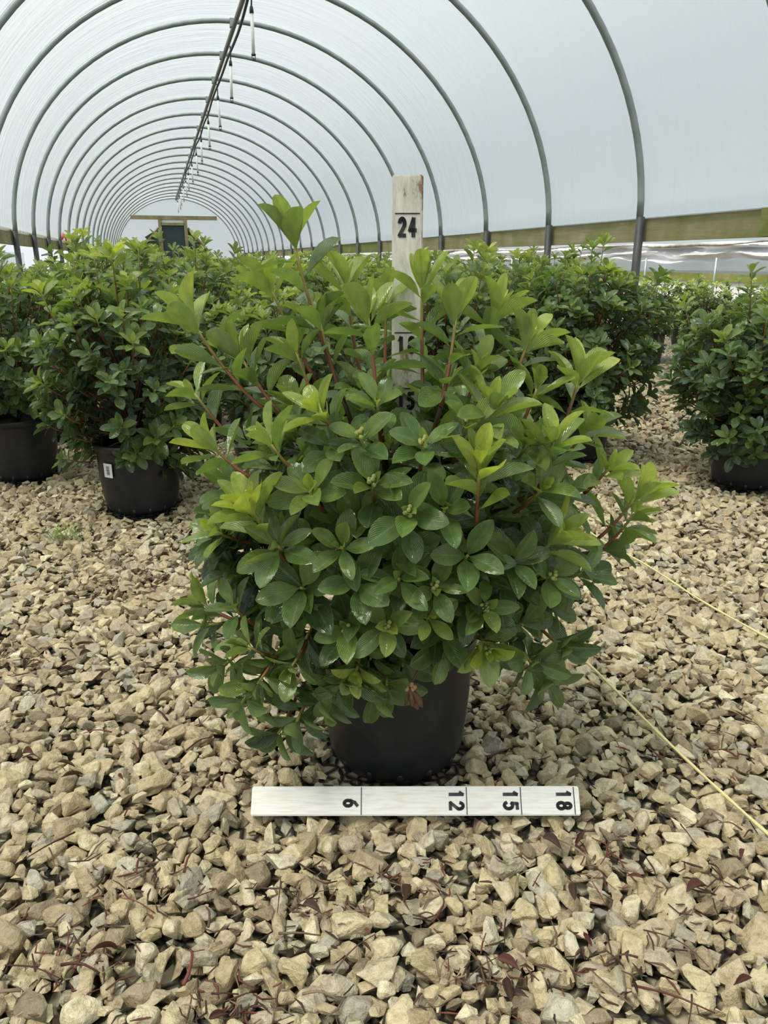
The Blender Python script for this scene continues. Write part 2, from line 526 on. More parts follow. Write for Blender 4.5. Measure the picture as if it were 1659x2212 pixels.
# ridge pipe with its irrigation line, slightly wavy
RX = 0.875
yy = np.linspace(-6.2, Y_END, 120)
mb = MB(); mb.tube(np.stack([np.full_like(yy, RX), yy, np.full_like(yy, ZAPEX - 0.045)], -1), 0.021, 8)
ridge = mb.build('ridge_pipe', M['ridge'], ceiling, smooth=True)
mb = MB(); mb.tube(np.stack([RX + 0.022 + 0.012 * np.sin(yy * 2.1) * np.sin(yy * .7), yy, ZAPEX - 0.088 - 0.022 * np.abs(np.sin(yy * math.pi / 3.3)) ** 2], -1), 0.013, 7)
line = mb.build('irrigation_line', M['hose'], ceiling, smooth=True)
# clips where ridge meets each hoop
cm = MB(); cm.box((0, 0, 0), (0.05, 0.055, 0.07)); clip_me = None
for k in range(-1, N_RIB):
    if clip_me is None:
        c = cm.build('ridge_clip', M['pipe'], ceiling); clip_me = c.data
    else:
        c = link('ridge_clip', clip_me, ceiling)
    c.location = (RX - 0.012, Y_RIB0 + k * RIB_STEP, ZAPEX - 0.02)

# side boards: planks butted end to end outside the posts
for side, bx, zoff in (('right', XR + 0.055, 0.0), ('left', XL - 0.055, 0.03)):
    bb = MB(); bb.box((bx, 12.0, 0.90 + zoff), (0.006, 40.0, 0.02))
    base = bb.build('baseboard_' + side, M['board'])
    tag(base, 'long weathered timber rail along the %s side of the tunnel' % side, kind='structure')
    y = -6.0 + (0.25 if side == 'right' else 0.9)
    k = 0
    rj = np.random.default_rng(3 if side == 'right' else 4)
    joints = [y]
    while y < Y_END:
        y += 3.65; joints.append(min(y, Y_END))
    if side == 'right':
        joints = [-6, -2.2, 1.3, 3.38, 7.0, 10.6, 14.2, 17.9, 21.5, 25.2, 28.8, Y_END]
    for a, b_ in zip(joints[:-1], joints[1:]):
        if b_ - a < .05: continue
        pb = MB(); pb.box((0, 0, 0), (0.038, b_ - a - 0.006, 0.140))
        o = pb.build('plank', M['board_moss'] if (k % 3 == 2 or (side == 'right' and a in (1.3,))) else M['board'], base)
        o.location = (bx + (0.004 if k % 2 else 0), (a + b_) / 2, 0.945 + zoff + rj.uniform(-.004, .004))
        k += 1
        if b_ < Y_END - 1:
            sp = MB(); sp.box((0, 0, 0), (0.03, 0.11, 0.136))
            s = sp.build('splice_block', M['board_moss'], base)
            s.location = (bx - (0.032 if side == 'right' else -0.032), b_ + 0.02, 0.945 + zoff)

# far end wall: film, cross beam, open doorway filled by a dark panel
ep = arch(61, 0.0)
V = np.concatenate([[[XC, Y_END, 0.9]], np.stack([ep[:, 0], np.full(61, Y_END), ep[:, 1]], -1), [[XL, Y_END, 0.0]], [[XR, Y_END, 0.0]]])
T = [[0, a, a + 1] for a in range(1, 61)] + [[0, 61, 62], [0, 62, 63], [0, 63, 1]]
wb = link('wall_back', mesh_np('wall_back', V, np.array(T), M['film'], uv=V[:, [0, 2]] * 1.0))
tag(wb, 'pale film end wall closing the far end of the tunnel', kind='structure')
b = MB(); b.box((0.78, Y_END - 0.07, 2.20), (2.95, 0.09, 0.13)); b.build('cross_beam', M['beam'], wb)
door = MB(); door.box((0.72, Y_END - 0.06, 0.99), (0.80, 0.03, 1.98))  # dark sheet stands in for the dark trees seen through the doorway
door = tag(door.build('doorway_1', M['dark_panel']), 'dark green panel standing in for the open doorway in the far end wall', kind='structure')
for x in (0.27, 1.15):
    f = MB(); f.box((x, Y_END - 0.10, 1.09), (0.11, 0.10, 2.16)); f.build('door_post', M['beam'], door)
f = MB(); f.box((0.71, Y_END - 0.115, 1.99), (0.80, 0.07, 0.09)); f.build('lintel', M['beam'], door)
f = MB(); f.box((0.71, Y_END - 0.055, 2.09), (0.78, 0.015, 0.14)); f.build('transom_pane', M['white_sheet'], door)
for s, x0, x1, mt in ((-1, 0.21, -0.70, 'brace'), (1, 1.21, 2.05, 'beam')):
    z0, z1 = 1.86, 0.90
    P = np.array([[x0, Y_END - 0.04, z0], [x1, Y_END - 0.04, z1], [x1, Y_END - 0.04, 0.0], [x0, Y_END - 0.04, 0.0]])
    P2 = P + [0, 0.02, 0]
    f = MB(); f.add(np.concatenate([P, P2]), [[0, 1, 2, 3], [7, 6, 5, 4], [0, 4, 5, 1], [1, 5, 6, 2], [2, 6, 7, 3], [3, 7, 4, 0]])
    f.build('side_opening_panel', M['dark_panel'], door)  # dark sheet added to fill the open triangle beside the doorway
    f = MB(); f.tube([[x0, Y_END - 0.09, z0], [x1, Y_END - 0.09, z1]], 0.05, 4); f.build('diagonal_brace', M[mt], door)
# dark loose flap above the left brace
f = MB(); f.add([[0.2, Y_END - .12, 1.83], [-0.28, Y_END - .12, 1.55], [-0.20, Y_END - .12, 1.45], [0.05, Y_END - .12, 1.58],
                 [0.2, Y_END - .10, 1.83], [-0.28, Y_END - .10, 1.55], [-0.20, Y_END - .10, 1.45], [0.05, Y_END - .10, 1.58]],
                [[0, 1, 2, 3], [7, 6, 5, 4], [0, 4, 5, 1], [1, 5, 6, 2], [2, 6, 7, 3], [3, 7, 4, 0]])
f.build('loose_flap', M['dark_panel'], door)

# ------------------------------------------------------------------ outside, seen under the side boards
def neighbour(side, X, sgn, zs):
    w = MB(); w.box((X + sgn * 0.1, 16, .575), (0.02, 60, 1.15))
    wall = tag(w.build('wall_neighbour_' + side, M['film']), 'pale film side of the next tunnel seen under the %s rail' % side, kind='structure')
    wall.data.uv_layers.new(name='UVMap')
    # crumpled sheet rolled up above
    ny, nz = 420, 14
    yv = np.linspace(-8, 40, ny); g = np.linspace(0, 1, nz)
    r = np.random.default_rng(5)
    P = np.zeros((ny, nz, 3))
    low = zs[0] + 0.03 * np.sin(yv * 1.9) + 0.02 * np.sin(yv * 5.3 + 1)
    for a in range(nz):
        t = g[a]
        fold = 0.07 * np.sin(t * 13 + 1.4 * np.sin(yv * .8) + yv * .25) + 0.03 * np.sin(yv * 3.1 + t * 7) + 0.015 * r.normal(size=ny)
        P[:, a, 0] = X - sgn * (0.10 + fold)
        P[:, a, 1] = yv
        P[:, a, 2] = low + (zs[1] - low) * t + 0.012 * np.sin(yv * 2.7 + t * 9)
    i = np.arange(ny - 1)[:, None] * nz; j = np.arange(nz - 1)[None, :]
    Q = np.stack([i + j, i + j + 1, i + nz + j + 1, i + nz + j], -1).reshape(-1, 4)
    link('rolled_sheet', mesh_np('rolled_sheet', P.reshape(-1, 3), Q, M['white_sheet'], smooth=True), wall)
    f = MB(); f.tube(np.stack([np.full_like(yv, X - sgn * .2), yv, zs[1] - 0.02 + 0.025 * np.sin(yv * .9) + .01 * np.sin(yv * 3.3)], -1), 0.022 + 0.009 * np.sin(yv * 2.2), 7)
    f.build('sheet_roll', M['sheet_fold'], wall, smooth=True)
    y = -8.0
    while y < 38:
        f = MB(); f.box((X - sgn * .06, y + 1.8, (zs[2] + zs[3]) / 2), (0.04, 3.58, zs[3] - zs[2])); f.build('plank', M['board_moss'], wall); y += 3.6
    f = MB(); f.box((X - sgn * .03, 16, zs[2] / 2), (0.02, 60, zs[2])); f.build('white_skirt', M['white_sheet'], wall)
    for k in range(22):
        f = MB(); f.tube([[X - sgn * .25, -6.4 + k * 1.95, 0], [X - sgn * .25, -6.4 + k * 1.95, zs[0] + .05]], 0.022, 8)
        f.build('pipe_post', M['pipe'], wall, smooth=True)
    return wall


neighbour('right', 9.0, 1, (0.755, 1.05, 0.43, 0.56))
neighbour('left', -6.5, -1, (0.42, 1.12, 0.22, 0.34))

# ------------------------------------------------------------------ floor: bed, gravel, single stones
fb = MB(); fb.add([[-30, -12, -0.028], [45, -12, -0.028], [45, 60, -0.028], [-30, 60, -0.028]], [[0, 1, 2, 3]])
floor = tag(fb.build('floor', M['ground']), 'beige crushed limestone gravel floor of the tunnel', kind='structure')


def stone_mesh(seed, npts, bev):
    r = np.random.default_rng(seed)
    P = r.normal(size=(npts, 3)); P /= np.linalg.norm(P, axis=1)[:, None]
    P = np.sign(P) * np.abs(P) ** 0.8
    P *= np.array([1.0, r.uniform(.62, .92), r.uniform(.42, .72)]) * r.uniform(.86, 1.05, (npts, 1)) * 0.5
    bm = bmesh.new()
    vs_ = [bm.verts.new(p) for p in P]
    bmesh.ops.convex_hull(bm, input=vs_)
    loose = [v for v in bm.verts if not v.link_faces]
    bmesh.ops.delete(bm, geom=loose, context='VERTS')
    bmesh.ops.dissolve_limit(bm, angle_limit=math.radians(16), verts=bm.verts, edges=bm.edges)
    if bev:
        bmesh.ops.bevel(bm, geom=list(bm.edges), offset=bev, offset_type='OFFSET', segments=1, affect='EDGES', clamp_overlap=True)
    bmesh.ops.triangulate(bm, faces=bm.faces)
    bm.verts.index_update()
    V = np.array([v.co[:] for v in bm.verts]); T = np.array([[v.index for v in f.verts] for f in bm.faces])
    bm.free()
    return V, T


ST_HI = [stone_mesh(100 + k, 15, 0.045) for k in range(22)]
ST_LO = [stone_mesh(300 + k, 11, 0.0) for k in range(22)]


def rand_rot(n, r):
    """random yaw with moderate tilt"""
    yaw = r.uniform(0, 2 * math.pi, n); tx = r.normal(0, .42, n); ty = r.normal(0, .42, n)
    cz, sz, cxx, sx, cyy, sy = np.cos(yaw), np.sin(yaw), np.cos(tx), np.sin(tx), np.cos(ty), np.sin(ty)
    O, I = np.zeros(n), np.ones(n)
    Rz = np.stack([cz, -sz, O, sz, cz, O, O, O, I], -1).reshape(n, 3, 3)
    Rx = np.stack([I, O, O, O, cxx, -sx, O, sx, cxx], -1).reshape(n, 3, 3)
    Ry = np.stack([cyy, O, sy, O, I, O, -sy, O, cyy], -1).reshape(n, 3, 3)
    return Rx @ Ry @ Rz


POTS_NEAR = []          # filled below: (x, y, r) kept free of stones


def in_wedge(x, y, dmin, dmax, marg):
    d = np.hypot(x, y)
    ang = np.arctan2(x, y) - YAW
    return (d > dmin) & (d < dmax) & (np.abs(ang) < math.radians(27) + marg / np.maximum(d, .3))


def scatter(step, dmin, dmax, jit, r):
    gx = np.arange(-2.2, 4.6, step); gy = np.arange(0.2, 6.5, step)
    X, Y = np.meshgrid(gx, gy)
    X = (X + (np.arange(len(gy)) % 2)[:, None] * step / 2).ravel(); Y = Y.ravel()
    X = X + r.uniform(-jit, jit, len(X)) * step; Y = Y + r.uniform(-jit, jit, len(Y)) * step
    k = in_wedge(X, Y, dmin, dmax, .55) & (X > XL - .2) & (X < XR + .6)
    return X[k], Y[k]


MAIN = np.array([0.3155, 1.0455, 0.0])          # main pot, base centre
PL1 = np.array([-0.105, 2.53, 0.0])
PL2 = np.array([-0.535, 3.055, 0.0])
PM = np.array([1.60, 2.76, 0.0])
PR = np.array([1.985, 2.225, 0.0])
POT_SPOTS = [(MAIN, .104), (PL1, .11), (PL2, .11), (PM, .11), (PR, .11)]


def clear_of_pots(x, y, pad):
    k = np.ones(len(x), bool)
    for c, rr in POT_SPOTS:
        k &= np.hypot(x - c[0], y - c[1]) > rr + pad
    return k


# measuring stick lying in front: keep its bed free of tall stones
S0 = at(541, 1765, .90); S1 = at(1255, 1764, .90)
d_ = ray(541, 1765); S0 = CAM + d_ * (-CAM[2] / d_[2]); d_ = ray(1255, 1764); S1 = CAM + d_ * (-CAM[2] / d_[2])

gr = np.random.default_rng(11)
# lower filler layer, upper layer; far layer is coarser
layers = []
x, y = scatter(0.0215, .42, 3.4, .42, gr); s = gr.lognormal(math.log(.0245), .28, len(x)); layers.append((x, y, s, -0.0185 + gr.uniform(0, .006, len(x)), 0))
x, y = scatter(0.0270, .42, 3.4, .48, gr); s = np.clip(gr.lognormal(math.log(.0350), .30, len(x)), .017, .064); layers.append((x, y, s, -0.0105 + gr.uniform(-.004, .006, len(x)), 1))
x, y = scatter(0.043, 3.4, 6.2, .46, gr); s = np.clip(gr.lognormal(math.log(.045), .25, len(x)), .03, .07); layers.append((x, y, s, -0.014 + gr.uniform(-.004, .006, len(x)), 2))
cand = []
gV, gT, off = [], [], 0
for (x, y, s, z, lay) in layers:
    R = rand_rot(len(x), gr)
    ok = clear_of_pots(x, y, s * .45)
    # distance to the stick
    ab = S1[:2] - S0[:2]; L2 = ab @ ab
    t = np.clip(((x - S0[0]) * ab[0] + (y - S0[1]) * ab[1]) / L2, 0, 1)
    ds = np.hypot(x - S0[0] - t * ab[0], y - S0[1] - t * ab[1])
    z = np.where(ds < .035, z - .012, z)
    pick = gr.integers(0, 22, len(x))
    d = np.hypot(x, y)
    for k in np.nonzero(ok)[0]:
        if lay == 1 and s[k] > .024:
            px, py, pz = project((x[k], y[k], 0))
            if -20 < px < IMG_W + 20 and py < IMG_H + 25 and ds[k] > .03:
                cand.append((s[k] / pz, x[k], y[k], z[k], s[k], R[k], pick[k]))
                continue
        tmpl = ST_LO
        V, T = tmpl[pick[k]]
        gV.append((V * s[k]) @ R[k].T + [x[k], y[k], z[k]]); gT.append(T + off); off += len(V)
cand.sort(key=lambda c: -c[0])
hi_me = [mesh_np('stone', V, T, M['stone']) for V, T in ST_HI]
for q, (_, x, y, z, s, R, pk) in enumerate(cand):
    if q < 300:
        o = link('stone', hi_me[pk], floor)
        Mx = Matrix([[*(R[a] * s), v] for a, v in zip(range(3), (x, y, z))] + [[0, 0, 0, 1]])
        o.matrix_local = Mx
    else:
        V, T = (ST_HI if math.hypot(x, y) < 1.35 else ST_LO)[pk]
        gV.append((V * s) @ R.T + [x, y, z]); gT.append(T + off); off += len(V)
gravel = link('gravel', mesh_np('gravel', np.concatenate(gV), np.concatenate(gT), M['gravel']), floor)
tag(gravel, kind='stuff')
print('gravel tris', sum(len(t) for t in gT), 'individual', min(300, len(cand)))

# ------------------------------------------------------------------ leaves, shoots, potted plants
def leaf_template(nl, nw, fold, droop, shape, cup=0.0, twist=0.0):
    """unit leaf: length 1 along +Y, full width 1 along X, upper face +Z"""
    us = np.linspace(0, 1, nl); us = us * .45 + .55 * (.5 - .5 * np.cos(us * math.pi)); vs2 = np.linspace(-1, 1, nw)
    V, UV = [], []
    for u in us:
        if u < 0.07:
            w = 0.030 + 0.03 * u / .07
        else:
            q = ((u - .07) / .93) ** shape
            w = 0.06 * (1 - q) + (0.5 * math.sin(math.pi * q) ** .95 * (.90 + .20 * q) if q < .5 else 0.5 * max(1 - ((q - .5) / .5) ** 2.2, 0) ** .62)
            w = max(w, 0.014)
        for v in vs2:
            z = fold * abs(v) * w * 1.0 - droop * u * u + cup * math.sin(u * math.pi) + twist * v * w * u
            V.append([v * w, u - 0.12 * droop * u * u, z]); UV.append([u, 0.5 + v * 0.5])
    i = np.arange(nl - 1)[:, None] * nw; j = np.arange(nw - 1)[None, :]
    Q = np.stack([i + j, i + j + 1, i + nw + j + 1, i + nw + j], -1).reshape(-1, 4)
    return np.array(V), Q, np.array(UV)


def leaf_set(nl, nw):
    return [leaf_template(nl, nw, .28, .08, .96), leaf_template(nl, nw, .15, .20, 1.05), leaf_template(nl, nw, .36, .0, .92, .03),
            leaf_template(nl, nw, .12, .26, 1.0, -.02, .22), leaf_template(nl, nw, .24, -.07, 1.08, 0, -.18)]


LEAF_HI, LEAF_MID, LEAF_LO = leaf_set(12, 7), leaf_set(9, 5), leaf_set(6, 3)
LEAF_ME = [mesh_np('leaf', V, Q, M['leaf'], uv=UV, smooth=True) for V, Q, UV in LEAF_HI]
LEAF_ME_MID = [mesh_np('leaf', V, Q, M['leaf'], uv=UV, smooth=True) for V, Q, UV in LEAF_MID]

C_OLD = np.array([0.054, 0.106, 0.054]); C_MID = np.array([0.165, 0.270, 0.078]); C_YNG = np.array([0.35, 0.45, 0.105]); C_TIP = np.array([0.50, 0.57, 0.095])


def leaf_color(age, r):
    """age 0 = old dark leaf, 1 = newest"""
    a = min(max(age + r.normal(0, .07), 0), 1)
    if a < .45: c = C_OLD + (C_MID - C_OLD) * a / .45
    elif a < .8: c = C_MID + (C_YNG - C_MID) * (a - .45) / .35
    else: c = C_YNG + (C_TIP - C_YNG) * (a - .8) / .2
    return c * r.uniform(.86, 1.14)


def leaf_frame(pos, d, n, L, W):
    d = unit(d); n = np.asarray(n) - d * (n @ d)
    if np.linalg.norm(n) < 1e-4: n = np.cross(d, [1, 0, 0.3])
    n = unit(n); x = np.cross(d, n)
    return np.array([[x[0] * W, d[0] * L, n[0] * L, pos[0]], [x[1] * W, d[1] * L, n[1] * L, pos[1]], [x[2] * W, d[2] * L, n[2] * L, pos[2]], [0, 0, 0, 1]])


def make_shoot(base, tip, r, L=.055, age=.5, whorl=7, along=3, inner=3, spread=62, bend=None, wfac=.43):
    """returns (stem points, [(matrix, colour, template)])"""
    base, tip = np.asarray(base, float), np.asarray(tip, float)
    ln = np.linalg.norm(tip - base)
    ax0 = unit(tip - base)
    b = np.asarray(bend, float) if bend is not None else np.array([0, 0, -.10]) * ln + r.normal(0, .02, 3) * ln
    t = np.linspace(0, 1, 7)[:, None]
    pts = base + (tip - base) * t + b * (4 * t * (1 - t)) * .5
    a = unit(pts[-1] - pts[-2])
    u = unit(np.cross(a, [0.2, 0.1, 1.0]) if abs(a[2]) < .95 else np.cross(a, [1, 0, 0])); v = np.cross(a, u)
    leaves = []
    phi = r.uniform(0, 6.28)

    def put(pos, ax, th, Lf, ag, upmix):
        nonlocal phi
        phi += 2.39996 + r.normal(0, .12)
        rad = math.cos(phi) * u + math.sin(phi) * v
        th = math.radians(th)
        d = ax * math.cos(th) + rad * math.sin(th)
        n = ax * math.sin(th) - rad * math.cos(th)
        n = unit(n) + np.array([0, 0, 1.0]) * upmix + r.normal(0, .13, 3)
        d = unit(d + r.normal(0, .05, 3) + np.array([0, 0, -.04]))
        Wd = Lf * wfac * r.uniform(.88, 1.16)
        leaves.append((leaf_frame(pos + rad * .002, d, n, Lf, Wd), leaf_color(ag, r), (int(r.integers(0, 5)) if ag < .55 else (0, 2, 4)[int(r.integers(0, 3))]), Lf))
    if ln > .2: along = along + 2
    for k in range(along):                       # leaves up the stem
        f = .26 + .64 * (k + r.uniform(.0, .8)) / max(along, 1)
        p = base + (tip - base) * f + b * 2 * f * (1 - f)
        put(p, ax0, r.uniform(46, 76), L * r.uniform(.85, 1.12), age - .42 + .26 * f, .22)
    for k in range(whorl):
        f = k / max(whorl - 1, 1)
        p = tip - a * (.016 * (1 - f))
        put(p, a, spread * (1.12 - .42 * f) + r.normal(0, 5), L * (1.08 - .22 * f) * r.uniform(.9, 1.1), age - .08 + .16 * f, .12)
    for k in range(inner):
        put(tip, a, r.uniform(14, 34), L * r.uniform(.34, .62), age + .22, .05)
    return pts, leaves


STEM_TIP, STEM_MID, STEM_OLD = np.array([.30, .30, .06]), np.array([.22, .068, .030]), np.array([.036, .019, .012])


def stem_cols(n, young):
    t = np.linspace(0, 1, n)[:, None]
    lo = STEM_OLD * (1 - young) + STEM_MID * young
    return np.where(t < .5, lo + (STEM_MID - lo) * t / .5, STEM_MID + (STEM_TIP - STEM_MID) * (t - .5) / .5)


def bake_leaves(leaves, tmpl, grey=0.0):
    V, F_, U, C, off = [], [], [], [], 0
    for Mx, col, k, L in leaves:
        v, q, uv = tmpl[k]
        V.append(v @ Mx[:3, :3].T + Mx[:3, 3]); F_.append(q + off); U.append(uv); C.append(np.tile(col * (1 - grey) + grey * (col.mean() * 1.15), (len(v), 1))); off += len(v)
    return np.concatenate(V), np.concatenate(F_), np.concatenate(U), np.concatenate(C)


def pot_mesh(rt, rb, h):
    mb = MB()
    prof = [(0.0, .012), (rb * .86, .012), (rb * .89, .0), (rb * .92, .006), (rb * .965, .020), (rb, .045), (rb + (rt - rb) * .5, h * .5), (rt - .004, h - .030), (rt - .003, h - .024),
            (rt + .003, h - .022), (rt + .005, h - .004), (rt + .003, h), (rt - .002, h), (rt - .005, h - .02), (rt - .02, h - .06)]
    mb.lathe(prof, 48)
    return mb


def drain_lobes(rb):
    """feet-like lobes between the drain slots round the base"""
    mb = MB()
    for k in range(14):
        a = k * 2 * math.pi / 14
        mb.tube([[math.cos(a) * rb * .875, math.sin(a) * rb * .875, .001], [math.cos(a) * rb * .94, math.sin(a) * rb * .94, .020]], [.0085, .004], 6)
    return mb


def soil_mesh(rt, h, seed):
    r = np.random.default_rng(seed); mb = MB(); n, m = 24, 7
    V = [[0, 0, h - .03]]
    for i in range(1, m):
        for j in range(n):
            a = j * 2 * math.pi / n; q = i / (m - 1) * (rt - .008)
            V.append([q * math.cos(a), q * math.sin(a), h - .032 + r.uniform(-.006, .008)])
    T = [[0, 1 + j, 1 + (j + 1) % n] for j in range(n)]
    Q = []
    for i in range(m - 2):
        for j in range(n):
            a = 1 + i * n + j; b_ = 1 + i * n + (j + 1) % n
            Q.append([a, a + n, b_ + n, b_])
    return mb.add(V, Q, T)


# ------------------------------------------------------------------ main plant
RT_, RB_, HP = .124, .112, .222
main = thing('potted_rhododendron', 'large glossy rhododendron bush in a black pot behind the lying measuring stick', 'potted plant', MAIN)
POT0 = pot_mesh(RT_, RB_, HP).build('pot', M['pot'], main, smooth=True)
LOBE0 = drain_lobes(RB_).build('drain_feet', M['pot'], POT0, smooth=True); LOBE0['kind'] = 'stuff'
SOIL0 = soil_mesh(RT_, HP, 1).build('soil', M['soil'], main)

VIEW2 = unit(np.array([MAIN[0], MAIN[1], 0.0]))                  # horizontal direction camera -> plant
SIDE2 = np.array([VIEW2[1], -VIEW2[0], 0.0])
D_MAIN = math.hypot(MAIN[0], MAIN[1])
BC = np.array([MAIN[0], MAIN[1], .44]); BR = np.array([.325, .235, .30])   # body: lateral, depth, vertical radii


def body_point(px, py, k=1.0, shift=0.0):
    """point of the bush body behind a photograph pixel: front of an ellipsoid, or its middle plane outside it"""
    d = ray(px, py)
    o = CAM - BC
    A = np.array([d @ SIDE2, d @ VIEW2, d[2]]) / (BR * k); O = np.array([o @ SIDE2, o @ VIEW2, o[2]]) / (BR * k)
    a, b_, c = A @ A, 2 * A @ O, O @ O - 1
    disc = b_ * b_ - 4 * a * c
    t = -b_ / (2 * a) if disc < 0 else (-b_ - math.sqrt(disc)) / (2 * a)
    hd = math.hypot(d[0], d[1])
    if py > 1300:                                        # the skirt of the bush hangs out over the pot rim
        k2 = min((py - 1300) / 120, 1); t = t * (1 - k2) + k2 * min(t, (D_MAIN - .175 * k) / hd)
    return CAM + d * (t + shift / hd)


# tip pixel, base pixel (None: points out of the body), leaf length, age, whorl, along, inner, spread, depth shift
HERO = [
    # tall upright shoots of the crown
    (632, 515, 712, 850, .066, .70, 6, 8, 3, 40, -.03), (412, 690, 560, 920, .066, .80, 6, 7, 4, 42, -.03), (585, 620, 665, 850, .062, .72, 6, 6, 3, 46, .02),
    (748, 612, 772, 850, .064, .76, 6, 6, 3, 44, .03), (795, 680, 812, 860, .060, .68, 6, 6, 2, 46, -.02), (912, 622, 920, 890, .060, .80, 5, 7, 3, 40, -.05),
    (985, 680, 955, 890, .062, .72, 6, 6, 3, 44, -.03), (1072, 672, 1030, 830, .062, .78, 6, 5, 3, 44, .03), (1140, 740, 1105, 830, .060, .80, 6, 4, 3, 50, .02),
    (835, 640, 830, 850, .052, .70, 5, 3, 2, 46, .05), (690, 690, 735, 860, .052, .66, 5, 2, 2, 48, .05), (520, 770, 600, 900, .062, .74, 6, 5, 3, 48, .04),
    (1030, 800, 1000, 900, .052, .66, 5, 2, 2, 52, .02), (1160, 840, 1120, 930, .052, .70, 5, 2, 2, 50, .05), (640, 760, 690, 880, .052, .66, 5, 2, 2, 50, .06),
    (1252, 815, 1215, 935, .064, .84, 7, 4, 4, 44, .0), (1195, 955, 1160, 1060, .056, .74, 6, 4, 3, 50, -.02), (1062, 880, 1035, 960, .062, .74, 6, 3, 2, 54, -.01),
    (688, 890, 745, 950, .054, .82, 6, 2, 3, 56, .0), (585, 960, 665, 1040, .058, .66, 6, 3, 2, 56, .0), (455, 960, 545, 1035, .054, .82, 5, 4, 2, 46, .0),
    (545, 1100, 640, 1245, .060, .92, 9, 5, 5, 44, -.02), (1036, 1012, 1030, 1150, .062, .88, 8, 5, 4, 42, -.02), (1200, 1165, 1105, 1230, .064, .86, 6, 2, 3, 42, -.01),
    (1378, 1070, 1290, 1165, .060, .86, 7, 4, 4, 46, .01), (1312, 1015, 1262, 1065, .052, .82, 6, 2, 2, 46, .03), (1370, 1110, 1295, 1190, .050, .78, 5, 3, 1, 56, .03),
    (432, 1300, 510, 1370, .054, .76, 6, 3, 3, 50, .0), (505, 1312, 570, 1360, .048, .34, 6, 1, 1, 70, .0), (535, 1395, 600, 1420, .050, .58, 6, 1, 3, 60, .0),
    # outward facing rosettes
    (630, 1440, None, 0, .050, .48, 6, 1, 3, 62, .0), (555, 1478, None, 0, .055, .55, 7, 2, 3, 58, .0), (752, 1358, None, 0, .052, .38, 6, 2, 2, 66, .0),
    (838, 1352, None, 0, .052, .52, 6, 2, 2, 64, -.01), (770, 1448, None, 0, .046, .80, 6, 2, 3, 60, -.01), (738, 1182, None, 0, .048, .50, 6, 2, 2, 64, .0),
    (882, 1110, None, 0, .056, .40, 6, 2, 2, 60, -.01), (805, 1045, None, 0, .052, .48, 7, 1, 2, 64, .0), (940, 1268, None, 0, .048, .46, 6, 2, 2, 64, .0),
    (1052, 1398, None, 0, .054, .74, 7, 2, 4, 58, -.01), (1046, 1312, None, 0, .046, .36, 6, 1, 1, 66, .0), (1150, 1432, None, 0, .056, .30, 7, 1, 1, 66, .0),
    (670, 1062, None, 0, .052, .52, 7, 1, 3, 60, .0), (780, 945, None, 0, .046, .46, 6, 1, 2, 62, .0), (915, 962, None, 0, .050, .40, 6, 1, 2, 64, .0),
    (1010, 915, None, 0, .048, .52, 6, 1, 2, 60, .0), (925, 1335, None, 0, .040, .60, 5, 1, 2, 66, .0), (1170, 1058, None, 0, .054, .44, 6, 1, 2, 60, .0),
    (862, 1250, None, 0, .050, .36, 6, 1, 1, 66, .0), (1190, 1245, None, 0, .054, .38, 6, 1, 1, 64, .0), (1110, 1215, None, 0, .056, .28, 6, 1, 0, 66, .0),
    (640, 1560, None, 0, .052, .26, 6, 1, 1, 70, .0), (690, 1520, None, 0, .054, .24, 6, 1, 0, 70, .0), (520, 1520, None, 0, .052, .34, 6, 1, 1, 66, .0),
    (815, 870, None, 0, .046, .56, 6, 1, 2, 60, .02), (1140, 960, None, 0, .052, .54, 6, 1, 2, 60, .02), (715, 960, None, 0, .050, .34, 6, 1, 1, 64, .02),
    (1010, 1200, None, 0, .056, .30, 6, 1, 0, 66, .0), (770, 1260, None, 0, .054, .26, 6, 1, 0, 68, .0), (650, 1270, None, 0, .060, .36, 6, 1, 0, 68, .0),
    (600, 1180, None, 0, .056, .40, 6, 1, 1, 66, .0), (835, 1480, None, 0, .056, .34, 5, 1, 0, 74, .0), (960, 1100, None, 0, .054, .34, 6, 1, 1, 62, .0),
    (1235, 1170, None, 0, .054, .34, 6, 1, 0, 62, .01), (1215, 1400, None, 0, .056, .26, 6, 1, 0, 66, .01), (960, 830, None, 0, .052, .50, 6, 1, 1, 60, .04),

    (742, 1478, None, 0, .056, .30, 6, 1, 0, 74, .0), (808, 1495, None, 0, .060, .28, 5, 0, 0, 80, .01), (720, 1500, None, 0, .054, .26, 6, 1, 0, 72, .0), (800, 1425, None, 0, .052, .34, 6, 1, 1, 68, .03), (870, 1440, None, 0, .052, .30, 6, 1, 0, 70, .03), (960, 1400, None, 0, .052, .34, 6, 1, 1, 66, .03),
    (590, 1430, None, 0, .056, .32, 6, 2, 0, 66, .04), (660, 1380, None, 0, .054, .30, 6, 1, 0, 66, .03), (1130, 1350, None, 0, .056, .30, 6, 1, 0, 66, .02), (480, 1440, None, 0, .054, .36, 6, 1, 1, 64, .04),
    (600, 1585, None, 0, .056, .22, 5, 1, 0, 72, .02), (1180, 1470, None, 0, .056, .24, 5, 1, 0, 70, .03), (1260, 1240, None, 0, .056, .30, 6, 1, 0, 64, .03), (1330, 1180, None, 0, .054, .34, 5, 1, 0, 64, .05),
    (445, 1350, None, 0, .054, .34, 5, 2, 0, 64, .05), (470, 1150, None, 0, .056, .62, 6, 2, 1, 60, .05), (420, 850, None, 0, .058, .60, 5, 2, 1, 58, .06), (1270, 930, None, 0, .054, .62, 6, 2, 1, 58, .06),

]
hr = np.random.default_rng(21)
shoots = []
